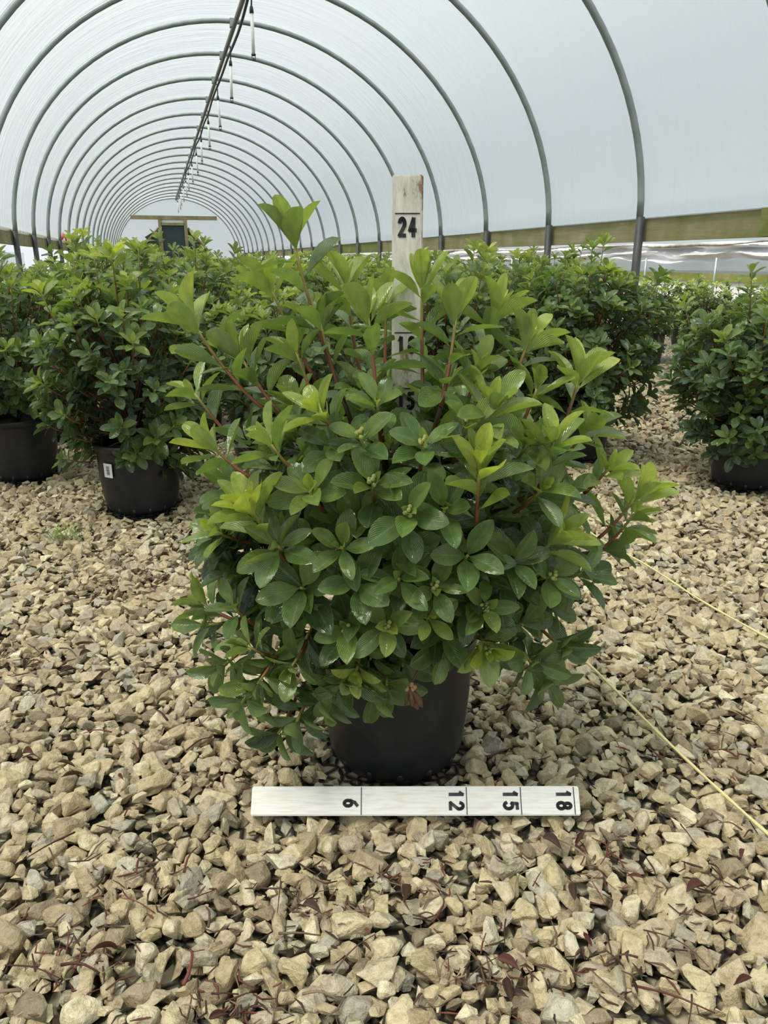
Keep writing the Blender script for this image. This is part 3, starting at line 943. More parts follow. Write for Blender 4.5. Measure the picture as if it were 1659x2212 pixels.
for (tx, ty, bx, by, L, age, wh, al, inn, sp, sh) in HERO:
    tip = body_point(tx, ty, 1.0, sh)
    if bx is None:
        g = tip - BC
        g = np.array([g @ SIDE2, g @ VIEW2, g[2]]) / BR ** 2
        nrm = unit(SIDE2 * g[0] + VIEW2 * g[1] + np.array([0, 0, g[2]]))
        ax = unit(nrm + np.array([0, 0, .42 if ty < 1380 else .02]))
        base = tip - ax * .075 + np.array([0, 0, -.012])
    else:
        base = body_point(bx, by, .86, sh)
        if bx is not None and (base - tip) @ VIEW2 < -.02:      # never lean away from the lens by accident
            base = base + VIEW2 * (-.02 - (base - tip) @ VIEW2)
    shoots.append((base, tip, make_shoot(base - MAIN, tip - MAIN, hr, L, age, wh, al, inn, sp, wfac=.44 if by == 0 else .345), age))

# procedural shoots that fill the body
fill = []
fr_ = np.random.default_rng(33)
FC = np.array([MAIN[0], MAIN[1], .385]); FR = np.array([.305, .225, .245])
for k in range(300):
    u_ = fr_.uniform(-.8, 1); th = fr_.uniform(0, 2 * math.pi); q = math.sqrt(1 - u_ * u_)
    rr = fr_.uniform(.5, .95)
    e = np.array([q * math.cos(th), q * math.sin(th), u_])
    loc = e * FR * rr
    tip = FC + SIDE2 * loc[0] + VIEW2 * loc[1] + np.array([0, 0, loc[2]])
    if tip[2] < .13: continue
    if u_ < -.2 and math.hypot(tip[0] - MAIN[0], tip[1] - MAIN[1]) < .15: continue
    nrm = unit(SIDE2 * e[0] / BR[0] + VIEW2 * e[1] / BR[1] + np.array([0, 0, e[2] / BR[2]]))
    ax = unit(nrm + np.array([0, 0, .6]))
    base = tip - ax * fr_.uniform(.06, .10)
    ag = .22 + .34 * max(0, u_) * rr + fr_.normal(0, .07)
    fill.append((base, tip, make_shoot(base - MAIN, tip - MAIN, fr_, fr_.uniform(.046, .062), ag, int(fr_.integers(5, 8)), int(fr_.integers(1, 4)), int(fr_.integers(0, 3)), 64), ag))

# framework of branches from the soil to each shoot
SB = np.array([0, 0, HP - .03])


def branch_path(b0):
    """from the crown of the pot out to the base of a shoot"""
    b0 = np.asarray(b0); t = np.linspace(0, 1, 7)[:, None]
    out = b0 - SB; c1 = SB + np.array([out[0] * .12, out[1] * .12, max(out[2], .05) * .55 + .03]); c2 = SB + out * .7 + np.array([0, 0, .03])
    return (1 - t) ** 3 * SB + 3 * t * (1 - t) ** 2 * c1 + 3 * t * t * (1 - t) * c2 + t ** 3 * b0


wood = MB()
for base, tip, sh, ag in shoots[::2] + fill[::4]:
    pth = branch_path(base - MAIN)
    wood.tube(pth, np.linspace(.0052, .0026, 7), 5, cols=np.linspace(STEM_OLD, STEM_OLD * .85 + STEM_MID * .15, 7))
wood.tube([[0, 0, HP - .05], [.004, 0, HP + .02], [0, .006, HP + .07]], [.014, .012, .006], 8, cols=np.tile(STEM_OLD, (3, 1)))
wood.build('branches', M['stem'], main, smooth=True, color=True)['kind'] = 'stuff'

# individual leaves: the ones that show largest
scored = []
for si, (base, tip, (pts, lv), ag) in enumerate(shoots):
    for li, (Mx, col, k, L) in enumerate(lv):
        p = Mx[:3, 3] + Mx[:3, 1] * .5 + MAIN
        px, py, pz = project(p)
        n = unit(Mx[:3, 2]); f = abs(n @ unit(p - CAM))
        front = -(p - BC) @ VIEW2
        scored.append((L * L * (.25 + f) / pz ** 2 * (1 + 1.2 * max(-.2, front / .2)), si, li))
scored.sort(reverse=True)
chosen = {(a, b_) for _, a, b_ in scored[:300]}
rest = []
bud_me = None
BUDS = {32, 33, 36, 37, 39, 40, 44, 43, 45, 49, 38}
for si, (base, tip, (pts, lv), ag) in enumerate(shoots):
    mb = MB(); mb.tube(pts, np.linspace(.0029, .0019, len(pts)), 6, cols=stem_cols(len(pts), min(1, ag * 1.2)))
    st = mb.build('shoot', M['stem'], main, smooth=True, color=True)
    for li, lf in enumerate(lv):
        if (si, li) in chosen:
            o = link('leaf', LEAF_ME[lf[2]], st)
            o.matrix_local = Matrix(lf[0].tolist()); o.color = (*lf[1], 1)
        else:
            rest.append(lf)
    if si in BUDS:
        bb = MB()
        for q in range(5):
            c = np.array([math.cos(q * 1.26) * .005, math.sin(q * 1.26) * .005, .004 * (q % 2)]) if q else np.array([0, 0, .005])
            bb.lathe([(0, -.0035), (.0022, -.002), (.003, 0), (.0024, .002), (0, .0045)], 8, c)
        bo = bb.build('flower_buds', M['bud'], st, smooth=True)
        a = unit(pts[-1] - pts[-2])
        bo.matrix_local = Matrix.Translation(Vector(pts[-1] + a * .005)) @ Vector(a).to_track_quat('Z', 'Y').to_matrix().to_4x4()
for base, tip, (pts, lv), ag in fill:
    rest += lv
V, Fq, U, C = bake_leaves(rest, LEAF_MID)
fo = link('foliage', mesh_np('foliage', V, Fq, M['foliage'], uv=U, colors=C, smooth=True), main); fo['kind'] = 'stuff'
print('main leaves', len(chosen), len(rest))

# withered flower hanging over the pot front
wf0 = at(905, 1415, D_MAIN - .145) - MAIN; wf1 = at(886, 1485, D_MAIN - .185) - MAIN
mb = MB(); mb.tube([wf0, wf0 * .6 + wf1 * .4 + np.array([.004, -.004, .004]), wf1], [.0014, .0012, .0012], 6, cols=np.tile([.12, .04, .03], (3, 1)))
wst = mb.build('withered_flower', M['stem'], main, smooth=True, color=True)
for q, (dx, dz, w) in enumerate(((.011, -.034, .0075), (.017, -.028, .006), (-.007, -.024, .002), (.003, -.022, .004))):
    mb = MB(); e = wf1 + SIDE2 * dx + np.array([0, 0, dz]) - VIEW2 * .004 * q
    mb.tube([wf1, wf1 * .7 + e * .3, wf1 * .3 + e * .7, e], [.001, w * .7, w, .001], 7)
    mb.build('petal', M['dead'], wst, smooth=True)
mb = MB()
for q in range(5):
    c = wf1 + SIDE2 * .006 * math.cos(q * 1.3) + np.array([0, 0, .004 * math.sin(q * 1.3)])
    mb.lathe([(0, -.004), (.0035, -.001), (.003, .003), (0, .004)], 8, c)
mb.build('calyx', M['brace'], wst, smooth=True)

# ------------------------------------------------------------------ neighbouring potted plants
def grow(seed, height, radx, n, tall=6, leafL=.052, zlow=.16, bright=0.0):
    """shoots of a bush in local coordinates (pot base centre at the origin)"""
    r = np.random.default_rng(seed)
    c = np.array([0, 0, (height - .06 + zlow) / 2]); R = np.array([radx, radx, (height - .06 - zlow) / 2])
    out = []
    for k in range(n):
        u_ = r.uniform(-.85, 1); th = r.uniform(0, 6.283); q = math.sqrt(1 - u_ * u_) ** .8
        rr = r.uniform(.42, 1.0) ** .8 if k > tall else 1.0
        if k < tall: u_ = r.uniform(.6, 1); q = math.sqrt(1 - u_ * u_) ** .8
        e = np.array([q * math.cos(th), q * math.sin(th), u_])
        tip = c + e * R * rr
        if k < tall: tip[2] += r.uniform(.02, .09)
        ax = unit(e * [1, 1, .8] + np.array([0, 0, .75 if k >= tall else 1.6]))
        base = tip - ax * (r.uniform(.06, .10) if k >= tall else r.uniform(.14, .2))
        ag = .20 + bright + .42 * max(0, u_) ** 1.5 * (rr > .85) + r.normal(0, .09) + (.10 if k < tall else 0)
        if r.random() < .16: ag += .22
        out.append((base, make_shoot(base, tip, r, leafL * r.uniform(.85, 1.12), ag, int(r.integers(5, 8)), int(r.integers(2, 5)) + (3 if k < tall else 0), int(r.integers(1, 4)), 60), ag))
    return out


def near_plant(label, loc, seed, height, radx, n, indiv, keep_clear=None, **kw):
    root = thing('potted_rhododendron', label, 'potted plant', loc, 0, 'potted rhododendrons in rows')
    for src, par in ((POT0, root), (SOIL0, root)):
        o = src.copy(); COL.objects.link(o); o.parent = root; o.scale = (1.05, 1.05, 1.0)
        if src is POT0:
            l = LOBE0.copy(); COL.objects.link(l); l.parent = o; pot = o
    sh = grow(seed, height, radx, n, **kw)
    if keep_clear is not None:                      # foliage parts in front of the tag on the pot
        sh = [q for q in sh if not (q[1][0][-1][2] < .29 and abs((math.atan2(q[1][0][-1][1], q[1][0][-1][0]) - keep_clear + math.pi) % (2 * math.pi) - math.pi) < .42)]
    loc = np.asarray(loc)
    sc = []
    for si, (b0, (pts, lv), ag) in enumerate(sh):
        for li, (Mx, col, k, L) in enumerate(lv):
            p = Mx[:3, 3] + loc
            px, py, pz = project(p)
            if not (-30 < px < IMG_W + 30): continue
            f = abs(unit(Mx[:3, 2]) @ unit(p - CAM)); fr = -(Mx[:3, 3] @ unit(np.array([loc[0], loc[1], 0])))
            sc.append((L * (.3 + f) * (1 + 2.5 * fr) + (.02 if Mx[2, 3] > height * .75 else 0), si, li))
    sc.sort(reverse=True); ch = {(a, b_) for _, a, b_ in sc[:indiv]}
    wood = MB(); rest = []
    for si, (b0, (pts, lv), ag) in enumerate(sh):
        if si % 5 == 0: wood.tube(branch_path(b0), np.linspace(.0048, .0024, 7), 5, cols=np.linspace(STEM_OLD, STEM_OLD * .85 + STEM_MID * .15, 7))
        mb = MB(); mb.tube(pts, np.linspace(.0026, .0017, len(pts)), 5, cols=stem_cols(len(pts), min(1, ag * 1.2)))
        mine = [li for li in range(len(lv)) if (si, li) in ch]
        if mine:
            st = mb.build('shoot', M['stem'], root, smooth=True, color=True)
            for li in mine:
                o = link('leaf', LEAF_ME_MID[lv[li][2]], st); o.matrix_local = Matrix(lv[li][0].tolist()); o.color = (*lv[li][1], 1)
        else:
            wood.tube(pts, np.linspace(.0026, .0017, len(pts)), 5, cols=stem_cols(len(pts), min(1, ag * 1.2)))
        rest += [lv[li] for li in range(len(lv)) if (si, li) not in ch]
    wood.build('branches', M['stem'], root, smooth=True, color=True)['kind'] = 'stuff'
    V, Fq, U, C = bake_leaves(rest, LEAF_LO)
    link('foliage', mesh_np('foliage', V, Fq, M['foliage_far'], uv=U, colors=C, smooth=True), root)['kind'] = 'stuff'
    return root, pot


r1, pot1 = near_plant('bushy rhododendron in a black pot with a white barcode tag, left of the big bush', PL1, 51, .80, .29, 280, 280, tall=9, zlow=.06, keep_clear=math.atan2(-PL1[1], -PL1[0]) - .80)
near_plant('rhododendron in a black pot at the left edge, behind the tagged pot', PL2, 52, .80, .29, 220, 170, tall=8)
near_plant('rhododendron in a black pot at the right edge of the photograph', PR, 53, .72, .33, 290, 280, tall=7, bright=-.05, zlow=.06)
near_plant('rhododendron behind the big bush on its right, across the gravel gap', PM, 54, .83, .32, 280, 260, tall=8, bright=-.04, zlow=.06)
# tag on pot 1
d_ = unit(CAM - at(232, 1018, 2.4)); a0 = math.atan2(-PL1[1], -PL1[0])
ang = a0 - 0.80
rr = .1245 * 1.05; W_, H_ = .034, .044
s = MB()
V = [[math.cos(ang + t / rr) * rr, math.sin(ang + t / rr) * rr, z] for t in np.linspace(-W_ / 2, W_ / 2, 5) for z in (.125, .125 + H_)]
s.add(V, [[2 * k, 2 * k + 2, 2 * k + 3, 2 * k + 1] for k in range(4)])
s.add((np.array(V) * [.992, .992, 1]).tolist(), [[2 * k + 1, 2 * k + 3, 2 * k + 2, 2 * k] for k in range(4)])
tagob = s.build('barcode_tag', M['sticker'], r1)
s = MB()
for k in range(14):
    z = .134 + k * .0021; w = (.0011, .0007, .0016, .0008)[k % 4]
    V = [[math.cos(ang + t / rr) * (rr + .0008), math.sin(ang + t / rr) * (rr + .0008), zz] for t in (-.005, .002, .008) for zz in (z, z + w)]
    s.add(V, [[0, 2, 3, 1], [2, 4, 5, 3]])
o = s.build('barcode_print', M['ink'], tagob); o['kind'] = 'stuff'

# mass of plants further back: four bushes, copied
def proto_parts(seed, height, radx, n, tmpl, **kw):
    sh = grow(seed, height, radx, n, **kw)
    lv = [l for _, (_, ls), _ in sh for l in ls]
    V, Fq, U, C = bake_leaves(lv, tmpl, .14)
    fm = mesh_np('foliage', V, Fq, M['foliage_far'], uv=U, colors=C, smooth=True)
    wd = MB()
    for b0, (pts, _), ag in sh:
        if wd.n < 4000: wd.tube(branch_path(b0), np.linspace(.0048, .0024, 7), 4, cols=np.linspace(STEM_OLD, STEM_OLD * .85 + STEM_MID * .15, 7), caps=False)
        wd.tube(pts[::2], np.linspace(.0026, .0017, 4), 4, cols=stem_cols(4, min(1, ag * 1.2)), caps=False)
    w = wd.build('branches', M['stem'], None, smooth=True, color=True); wm = w.data; bpy.data.objects.remove(w)
    return fm, wm


PROTO = [proto_parts(61 + k, .80 + .03 * (k % 3), .30, 185, LEAF_LO, tall=11, bright=.03) for k in range(4)]
far_r = np.random.default_rng(71)
spots = []
row, y = 0, 3.15
while y < Y_END - 1.2:
    x = XL + .40 + (.30 if row % 2 else 0); c_ = 0
    while x < XR - .38:
        spots.append((x + far_r.uniform(-.05, .05), y + far_r.uniform(-.06, .06), row, c_)); c_ += 1
        x += .60
    y += .53 if y < 9 else (.75 if y < 16 else 1.15); row += 1
spots = [(.42, 2.62, -1, 0), (1.0, 2.68, -1, 1)] + spots
ORD = ['first', 'second', 'third', 'fourth', 'fifth', 'sixth', 'seventh', 'eighth', 'ninth', 'tenth', 'eleventh', 'twelfth', 'thirteenth', 'fourteenth', 'fifteenth', 'sixteenth', 'seventeenth', 'eighteenth', 'nineteenth', 'twentieth']
ORD += ['twenty-' + w for w in ORD[:9]] + ['thirtieth'] + ['thirty-' + w for w in ORD[:9]]
# rows beyond the right-hand rail
for iq, yq in enumerate(np.arange(4.0, 12, .8)):
    for jq, xq in enumerate((3.75, 4.7)):
        spots.append((xq + far_r.uniform(-.1, .1), yq + far_r.uniform(-.1, .1), iq, jq))
used = [PL1, PL2, PM, PR]
cnt = 0
seen_cols = {}
for (x, y, rw, cl) in spots:
    if any(math.hypot(x - u_[0], y - u_[1]) < .46 for u_ in used): continue
    ga = np.array([1.72, 2.3]); gd = np.array([2.60, 3.95]) - ga; gt = min(max(((x - ga[0]) * gd[0] + (y - ga[1]) * gd[1]) / (gd @ gd), 0), 1)
    if math.hypot(x - ga[0] - gt * gd[0], y - ga[1] - gt * gd[1]) < .36: continue       # gravel gap on the right
    if math.hypot(x - MAIN[0], y - MAIN[1]) < 1.2: continue
    fm, wm = PROTO[far_r.integers(0, 4)]
    out = x > XR
    key = (out, rw); seen_cols[key] = seen_cols.get(key, 0) + 1
    if out:
        lab, grp = 'low rhododendron outside the right rail, %s one along the %s line' % (ORD[rw], ('nearer', 'farther')[cl]), 'plants outside the tunnel'
    elif rw < 0:
        lab, grp = 'rhododendron hidden close behind the big bush, on its %s' % ('left', 'right')[cl], 'potted rhododendrons in the rear rows'
    else:
        lab, grp = 'rhododendron in the %s rear row of the tunnel, %s from the left rail' % (ORD[rw], ORD[seen_cols[key] - 1]), 'potted rhododendrons in the rear rows'
    root = thing('potted_rhododendron', lab, 'potted plant', (x, y, 0), far_r.uniform(0, 6.28), grp)
    s = far_r.uniform(.86, .98) * (1.10 if (-.45 < x < .35 and 3.6 < y < 6) else 1.0) * (.95 if x < -.5 else 1.0) * (.80 if out else 1.0) * (1.03 if (x > 1.2 and y < 8) else 1.0)
    for src, nm in ((POT0.data, 'pot'), (SOIL0.data, 'soil')):
        if y > 6.5: break
        link(nm, src, root)
    if y > 6.5: link('pot', POT0.data, root)
    f = link('foliage', fm, root); f.scale = (s, s, s); f['kind'] = 'stuff'
    if y < 8:
        w = link('branches', wm, root); w.scale = (s, s, s); w['kind'] = 'stuff'
    cnt += 1
print('rear plants', cnt)

# ------------------------------------------------------------------ measuring sticks
def stroke_digit(ch):
    A = lambda cx, cy, rx, ry, a0, a1, n=14: [(cx + rx * math.cos(math.radians(a0 + (a1 - a0) * k / n)), cy + ry * math.sin(math.radians(a0 + (a1 - a0) * k / n))) for k in range(n + 1)]
    return {'1': [[(.28, .78), (.5, 1.0), (.5, 0)]],
            '2': [A(.5, .72, .36, .28, 165, -30) + [(.12, .04), (.92, .04)]],
            '4': [[(.62, 0), (.62, 1.0), (.08, .34), (.95, .34)]],
            '5': [[(.85, .98), (.25, .98), (.20, .56)] + A(.46, .32, .38, .31, 115, -150)],
            '6': [[(.78, .98), (.42, .80), (.20, .48)] + A(.5, .28, .32, .28, 160, -200, 20)],
            '8': [A(.5, .75, .28, .24, 0, 360, 20), A(.5, .26, .35, .27, 0, 360, 20)]}[ch]


def digits_mesh(text, h, w, gap, lw, org, ux, uy, un):
    """flat painted strokes: reading along ux, up along uy, laid on a face with normal un"""
    mb = MB(); org, ux, uy, un = map(np.asarray, (org, ux, uy, un))
    for q, ch in enumerate(text):
        for st in stroke_digit(ch):
            P = np.array([(x * w + q * (w + gap), y * h) for x, y in st])
            for a, b_ in zip(P[:-1], P[1:]):
                t = unit(b_ - a); nn = np.array([-t[1], t[0]]) * lw / 2; e = t * lw * .3
                quad = [a - e - nn, b_ + e - nn, b_ + e + nn, a - e + nn]
                V = [org + ux * p[0] + uy * p[1] for p in quad]
                mb.add(np.array(V) + un * .0006, [[0, 1, 2, 3]])
    return mb


# upright stick standing in the pot behind the stems
D_ST = 1.087
sb = at(881, 379, D_ST)
IN = .0254
top_z = sb[2]
line24 = at(881, 462, D_ST)[2]
vx, vy = sb[0], sb[1]
VW = unit(np.array([vx, vy, 0])); VS = np.array([VW[1], -VW[0], 0])
root = thing('measuring_stick', 'chipped white wooden measuring stick standing upright in the big bush', 'measuring stick', (vx, vy, .19))
hgt = top_z - .19
Rm = np.stack([VS, VW, np.array([0, 0, 1.0])], 1)


def bevel_box(name, size, mat, parent, bev):
    bm = bmesh.new(); bmesh.ops.create_cube(bm, size=1.0)
    bmesh.ops.scale(bm, vec=size, verts=bm.verts)
    bmesh.ops.bevel(bm, geom=list(bm.edges), offset=bev, offset_type='OFFSET', segments=2, affect='EDGES')
    me = bpy.data.meshes.new(name); bm.to_mesh(me); bm.free(); me.materials.append(mat)
    return link(name, me, parent)


SW, STH = .0405, .019
o = bevel_box('stick_body', (SW, STH, hgt), M['paint_old'], root, .0015)
o.matrix_local = Matrix.Translation((0, 0, hgt / 2)) @ Matrix(Rm.tolist()).to_4x4()
fc = -VW * (STH / 2)
for txt, inch in (('24', 24), ('18', 18), ('15', 15), ('12', 12)):
    z = line24 - (24 - inch) * IN - .19
    l = MB(); l.box(fc + np.array([0, 0, z]) - VW * .0003, (SW * .80, .0008, .0016), Rm); l.build('mark_line', M['ink'], root)
    w, h, g = .0088, .0215, .005
    if txt == '18': w, h, g = .0085, .019, .006
    org = fc + np.array([0, 0, z - .0065 - h]) - VS * (w + g / 2) - VW * .0002
    digits_mesh(txt, h, w, g, .0050, org, VS, np.array([0, 0, 1.0]), -VW).build('number_' + txt, M['ink'], root)

# stick lying in front of the pot, leaning back on the stones
ex = unit(S1 - S0); ex[2] = 0; ex = unit(ex)
back = np.array([-ex[1], ex[0], 0.0]); back = back if back @ VW > 0 else -back
tilt = math.radians(50)
ey = back * math.cos(tilt) + np.array([0, 0, 1]) * math.sin(tilt)       # up the face
en = np.cross(ex, ey)
en = en if en @ (CAM - S0) > 0 else -en
Lst = np.linalg.norm(S1 - S0)
root = thing('measuring_stick', 'white painted measuring stick lying on the gravel in front of the big black pot', 'measuring stick', tuple(S0))
Rm = np.stack([ex, -en, ey], 1)
SW2, TH2 = .0400, .0165
o = bevel_box('stick_body', (Lst, TH2, SW2), M['paint'], root, .0015)
ctr = ex * Lst / 2 + ey * SW2 / 2 - en * TH2 / 2 + np.array([0, 0, .002])
o.matrix_local = Matrix.Translation(Vector(ctr)) @ Matrix(Rm.tolist()).to_4x4()
face0 = np.array([0, 0, .002])
scale_in = Lst / ((1255 - 541) / (1245 - 541) * 18)
for txt, px in (('6', 780), ('12', 1009), ('15', 1127), ('18', 1243)):
    q = (px - 541) / (1255 - 541) * Lst
    l = MB(); l.box(face0 + ex * q + ey * SW2 / 2 + en * .0003, (.0012, .0008, SW2 * .94), Rm); l.build('mark_line', M['ink'], root)
    h, w, g = .0190, .0115, .0040
    tot = len(txt) * w + (len(txt) - 1) * g
    top = SW2 * (.5 + tot / SW2 / 2) + (.001 if len(txt) > 1 else -.003)
    org = face0 + ex * (q - .0055 - h) + ey * top
    digits_mesh(txt, h, w, g, .0046, org, -ey, ex, en).build('number_' + txt, M['ink'], root)

# ------------------------------------------------------------------ hanging sprinklers
NTH = ['nearest', 'second nearest', 'third nearest', 'fourth nearest', 'fifth nearest', 'sixth nearest', 'seventh nearest', 'eighth nearest', 'ninth nearest', 'tenth nearest', 'eleventh nearest', 'twelfth nearest', 'thirteenth nearest']
zr = ZAPEX - .09
parts = None
for k in range(13):
    y = 6.95 + 1.78 * k
    root = thing('hanging_sprinkler', 'sprinkler with a white tube hanging from the ridge, %s to the camera' % NTH[k], 'sprinkler', (RX + .015, y, zr), 0, 'sprinklers along the ridge')
    tl = .03 * math.sin(k * 2.1)
    root.rotation_euler = (0, tl, 0)
    if parts is None:
        a = MB(); a.tube([[0, 0, .02], [.004, 0, -.05], [0, 0, -.115]], .0065, 8); pa = a.build('hose', M['hose'], root, smooth=True)
        a = MB(); a.lathe([(.006, -.10), (.013, -.112), (.016, -.13), (.017, -.155), (.0, -.155)], 12); pb = a.build('connector', M['hose'], root, smooth=True)
        a = MB(); a.tube([[0, 0, -.15], [0, 0, -.30], [0, 0, -.435]], .0135, 12); pc = a.build('weight_tube', M['weight'], root, smooth=True)
        a = MB(); a.lathe([(0, -.43), (.015, -.432), (.02, -.442), (.012, -.448), (.0, -.449)], 12)
        for sx in (-1, 1): a.box((sx * .013, 0, -.462), (.005, .006, .03))
        a.box((0, 0, -.478), (.031, .010, .008)); a.lathe([(0, -.474), (.006, -.470), (.004, -.462), (0, -.460)], 8)
        pd = a.build('spray_head', M['hose'], root)
        parts = [pa, pb, pc, pd]
    else:
        for s in parts: link(s.name.split('.')[0], s.data, root)

# ------------------------------------------------------------------ twine, ribbon, weed
for X, y0, y1, lab, seed in ((.738, -.3, 2.3, 'yellow twine stretched over the gravel nearest to the lying stick', 1), (1.147, -.3, 2.6, 'yellow twine stretched over the gravel further right of the big bush', 2)):
    r = np.random.default_rng(seed)
    yv = np.linspace(y0, y1, 160)
    xv = X + .004 * np.sin(yv * 2.3 + seed) + .0012 * np.sin(yv * 17); zv = .020 + .004 * np.sin(yv * 5.1 + seed) + .003 * np.sin(yv * 13)
    mb = MB(); mb.tube(np.stack([xv, yv, zv], -1), .0024 + .0004 * np.sin(yv * 300), 6)
    tag(mb.build('twine', M['twine'], smooth=True), lab, 'twine', 'yellow row strings')

f = MB(); rp = np.array([XL + .035, Y_RIB0 + RIB_STEP * 6, 1.05])
f.tube([rp + [0, -.04, -.02], rp + [.03, -.04, .06], rp + [.045, -.03, .02], rp + [.055, -.04, -.09]], [.012, .02, .018, .008], 6)
tag(f.build('ribbon', M['pink'], smooth=True), 'bright pink ribbon tied to a hoop post on the left', 'ribbon')

wc = np.array([*(CAM + ray(140, 1165) * (-CAM[2] / ray(140, 1165)[2]))[:2], .0])
weed = thing('weed', 'small feathery green weed growing in the gravel at the left', 'weed', tuple(wc))
r = np.random.default_rng(9)
stm = None
for k in range(26):
    a = r.uniform(0, 6.28); q = r.uniform(.01, .05); hh = r.uniform(.02, .055)
    c = np.array([r.uniform(-.045, .045), r.uniform(-.03, .03), 0])
    e = c + np.array([math.cos(a) * q, math.sin(a) * q, hh])
    mb = MB(); mb.tube([c, c * .5 + e * .5 + [0, 0, .008], e], [.0009, .0008, .0003], 4)
    for t in np.linspace(.25, 1, 7):
        p = c * (1 - t) + e * t; s_ = r.uniform(.006, .012); b1 = r.uniform(0, 6.28)
        d1 = np.array([math.cos(b1), math.sin(b1), .5]) * s_; d2 = np.array([-math.sin(b1), math.cos(b1), 0]) * .0016
        mb.add([p, p + d1 * .5 + d2, p + d1, p + d1 * .5 - d2], [[0, 1, 2, 3]])
    mb.build('sprig', M['weed'], weed)

# ------------------------------------------------------------------ dry twigs and withered leaves on the gravel
tr_ = np.random.default_rng(17)
RED, BRN, GRY = np.array([.16, .045, .028]), np.array([.11, .060, .034]), np.array([.23, .16, .10])
clusters = [(340, 1225, 14, .05), (1180, 1515, 16, .07), (1075, 2105, 12, .05), (500, 2180, 12, .05), (230, 1260, 6, .1), (660, 1960, 8, .06), (1480, 1930, 9, .06),
            (900, 1900, 8, .1), (300, 1900, 8, .12), (1300, 1820, 7, .08), (60, 1430, 9, .06), (1560, 1620, 6, .08), (150, 2080, 7, .07), (1450, 1120, 6, .1), (620, 1720, 6, .06), (1330, 2080, 8, .08)]
tw = []
for (px, py, n, sp) in clusters:
    g = CAM + ray(px, py) * (-CAM[2] / ray(px, py)[2])
    for k in range((n + 1) // 2):
        tw.append((g[0] + tr_.normal(0, sp), g[1] + tr_.normal(0, sp)))
for k in range(40):
    px, py = tr_.uniform(0, 1659), tr_.uniform(1250, 2200)
    g = CAM + ray(px, py) * (-CAM[2] / ray(px, py)[2]); tw.append((g[0], g[1]))
def off_stick(x, y, pad):
    ab = S1[:2] - S0[:2]; t = np.clip(((x - S0[0]) * ab[0] + (y - S0[1]) * ab[1]) / (ab @ ab), 0, 1)
    return math.hypot(x - S0[0] - t * ab[0], y - S0[1] - t * ab[1]) > pad


tw = [t for t in tw if clear_of_pots(np.array([t[0]]), np.array([t[1]]), .06)[0] and off_stick(t[0], t[1], .075)]
for k, (x, y) in enumerate(tw):
    a = tr_.uniform(0, 6.28); L = tr_.uniform(.02, .05) if k % 6 else tr_.uniform(.05, .085)
    c = (RED, BRN, GRY, RED * .5)[int(tr_.integers(0, 4))] * tr_.uniform(.7, 1.3)
    t = np.linspace(-.5, .5, 6)
    bend = tr_.normal(0, .08) * L
    P = np.stack([x + t * L * math.cos(a) - bend * t * t * 4 * math.sin(a), y + t * L * math.sin(a) + bend * t * t * 4 * math.cos(a),
                  .008 + tr_.uniform(0, .005) + tr_.normal(0, .10) * t * L + .003 * np.cos(t * 5)], -1)
    rad = tr_.uniform(.0007, .0018) * (1.4 if k % 5 == 0 else 1)
    mb = MB(); mb.tube(P, np.linspace(rad, rad * .5, 6), 5, cols=np.tile(c, (6, 1)))
    o = mb.build('dry_twig', M['twig'], smooth=True, color=True)
    tag(o, 'thin reddish brown dry twig lying loose on the gravel', 'twig', 'dry twigs scattered on the gravel')
deb = MB()
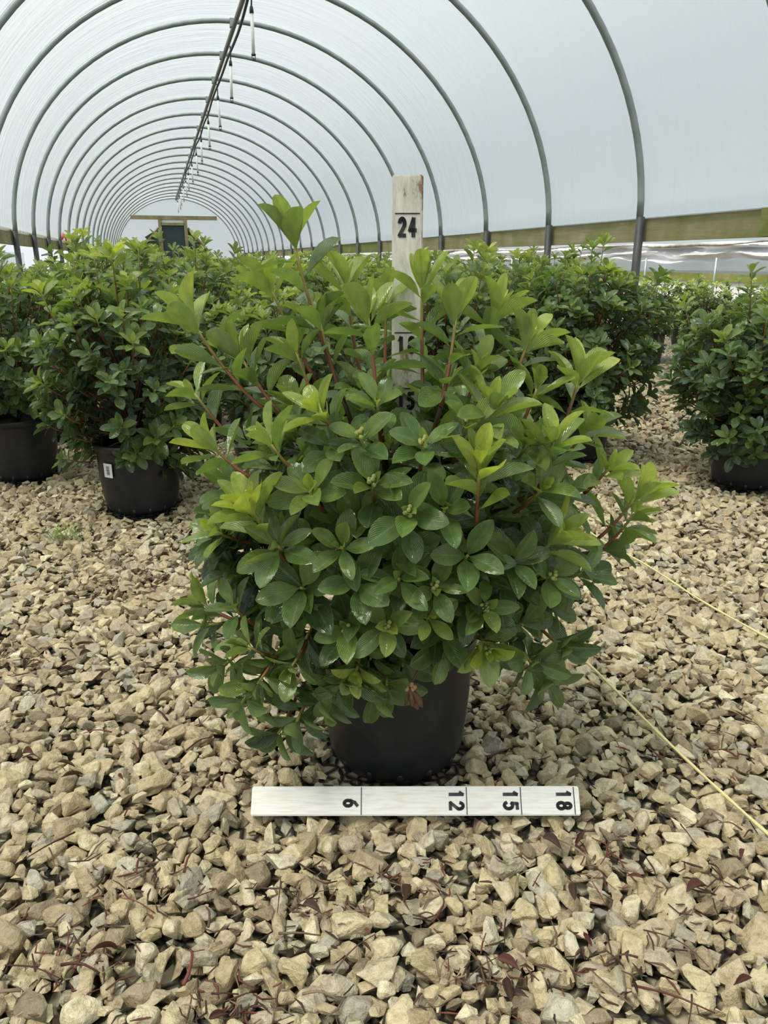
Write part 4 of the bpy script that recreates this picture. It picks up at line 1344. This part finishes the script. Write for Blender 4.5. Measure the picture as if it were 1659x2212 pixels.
for k in range(1150):
    if k % 3 == 0:
        px, py = tr_.uniform(-100, 1760), tr_.uniform(1120, 2230)
    else:
        c_ = clusters[int(tr_.integers(0, len(clusters)))]; px, py = c_[0] + tr_.normal(0, 75), c_[1] + tr_.normal(0, 38)
    g = CAM + ray(px, py) * (-CAM[2] / ray(px, py)[2])
    if not clear_of_pots(g[:1], g[1:2], .02)[0] or not off_stick(g[0], g[1], .05): continue
    a = tr_.uniform(0, 6.28); L = tr_.uniform(.008, .034); c = (RED, BRN, BRN * .5, GRY)[int(tr_.integers(0, 4))] * tr_.uniform(.5, 1.2)
    t = np.linspace(-.5, .5, 3); bd = tr_.normal(0, .15) * L
    P = np.stack([g[0] + t * L * math.cos(a) - bd * t * t * 4 * math.sin(a), g[1] + t * L * math.sin(a) + bd * t * t * 4 * math.cos(a), tr_.uniform(-.008, .006) + tr_.normal(0, .2) * t * L], -1)
    deb.tube(P, [.0009, tr_.uniform(.0009, .0018), .0006], 4, cols=np.tile(c, (3, 1)), caps=False)
do = deb.build('bark_debris', M['twig'], floor, smooth=True, color=True); do['kind'] = 'stuff'
for k in range(40):
    px, py = tr_.uniform(0, 1659), tr_.uniform(1280, 2200)
    if k < 14: px, py = clusters[k][0] + tr_.normal(0, 30), clusters[k][1] + tr_.normal(0, 20)
    g = CAM + ray(px, py) * (-CAM[2] / ray(px, py)[2])
    if not clear_of_pots(g[:1], g[1:2], .05)[0] or not off_stick(g[0], g[1], .06): continue
    L = tr_.uniform(.016, .034); a = tr_.uniform(0, 6.28); w = L * tr_.uniform(.16, .26)
    V, Q, UV = leaf_template(8, 5, .45, tr_.uniform(-.1, .2), .95, .05, .35)
    Mx = leaf_frame(np.array([g[0], g[1], .013 + tr_.uniform(0, .004)]), np.array([math.cos(a), math.sin(a), tr_.normal(0, .06)]), np.array([tr_.normal(0, .2), tr_.normal(0, .2), 1]), L, w * 1.25)
    V2 = V @ Mx[:3, :3].T + Mx[:3, 3]
    c = (RED * .6, BRN, BRN * .6)[k % 3] * tr_.uniform(.6, 1.1)
    o = link('withered_leaf', mesh_np('withered_leaf', V2, Q, M['twig'], colors=np.tile(c, (len(V2), 1)), smooth=True))
    tag(o, 'small curled withered brown leaf lying on the gravel', 'leaf', 'withered leaves scattered on the gravel')

print('objects', len(bpy.data.objects), 'tris', sum(sum(max(p.loop_total - 2, 0) for p in m.polygons) for m in bpy.data.meshes if len(m.polygons) < 2000000))
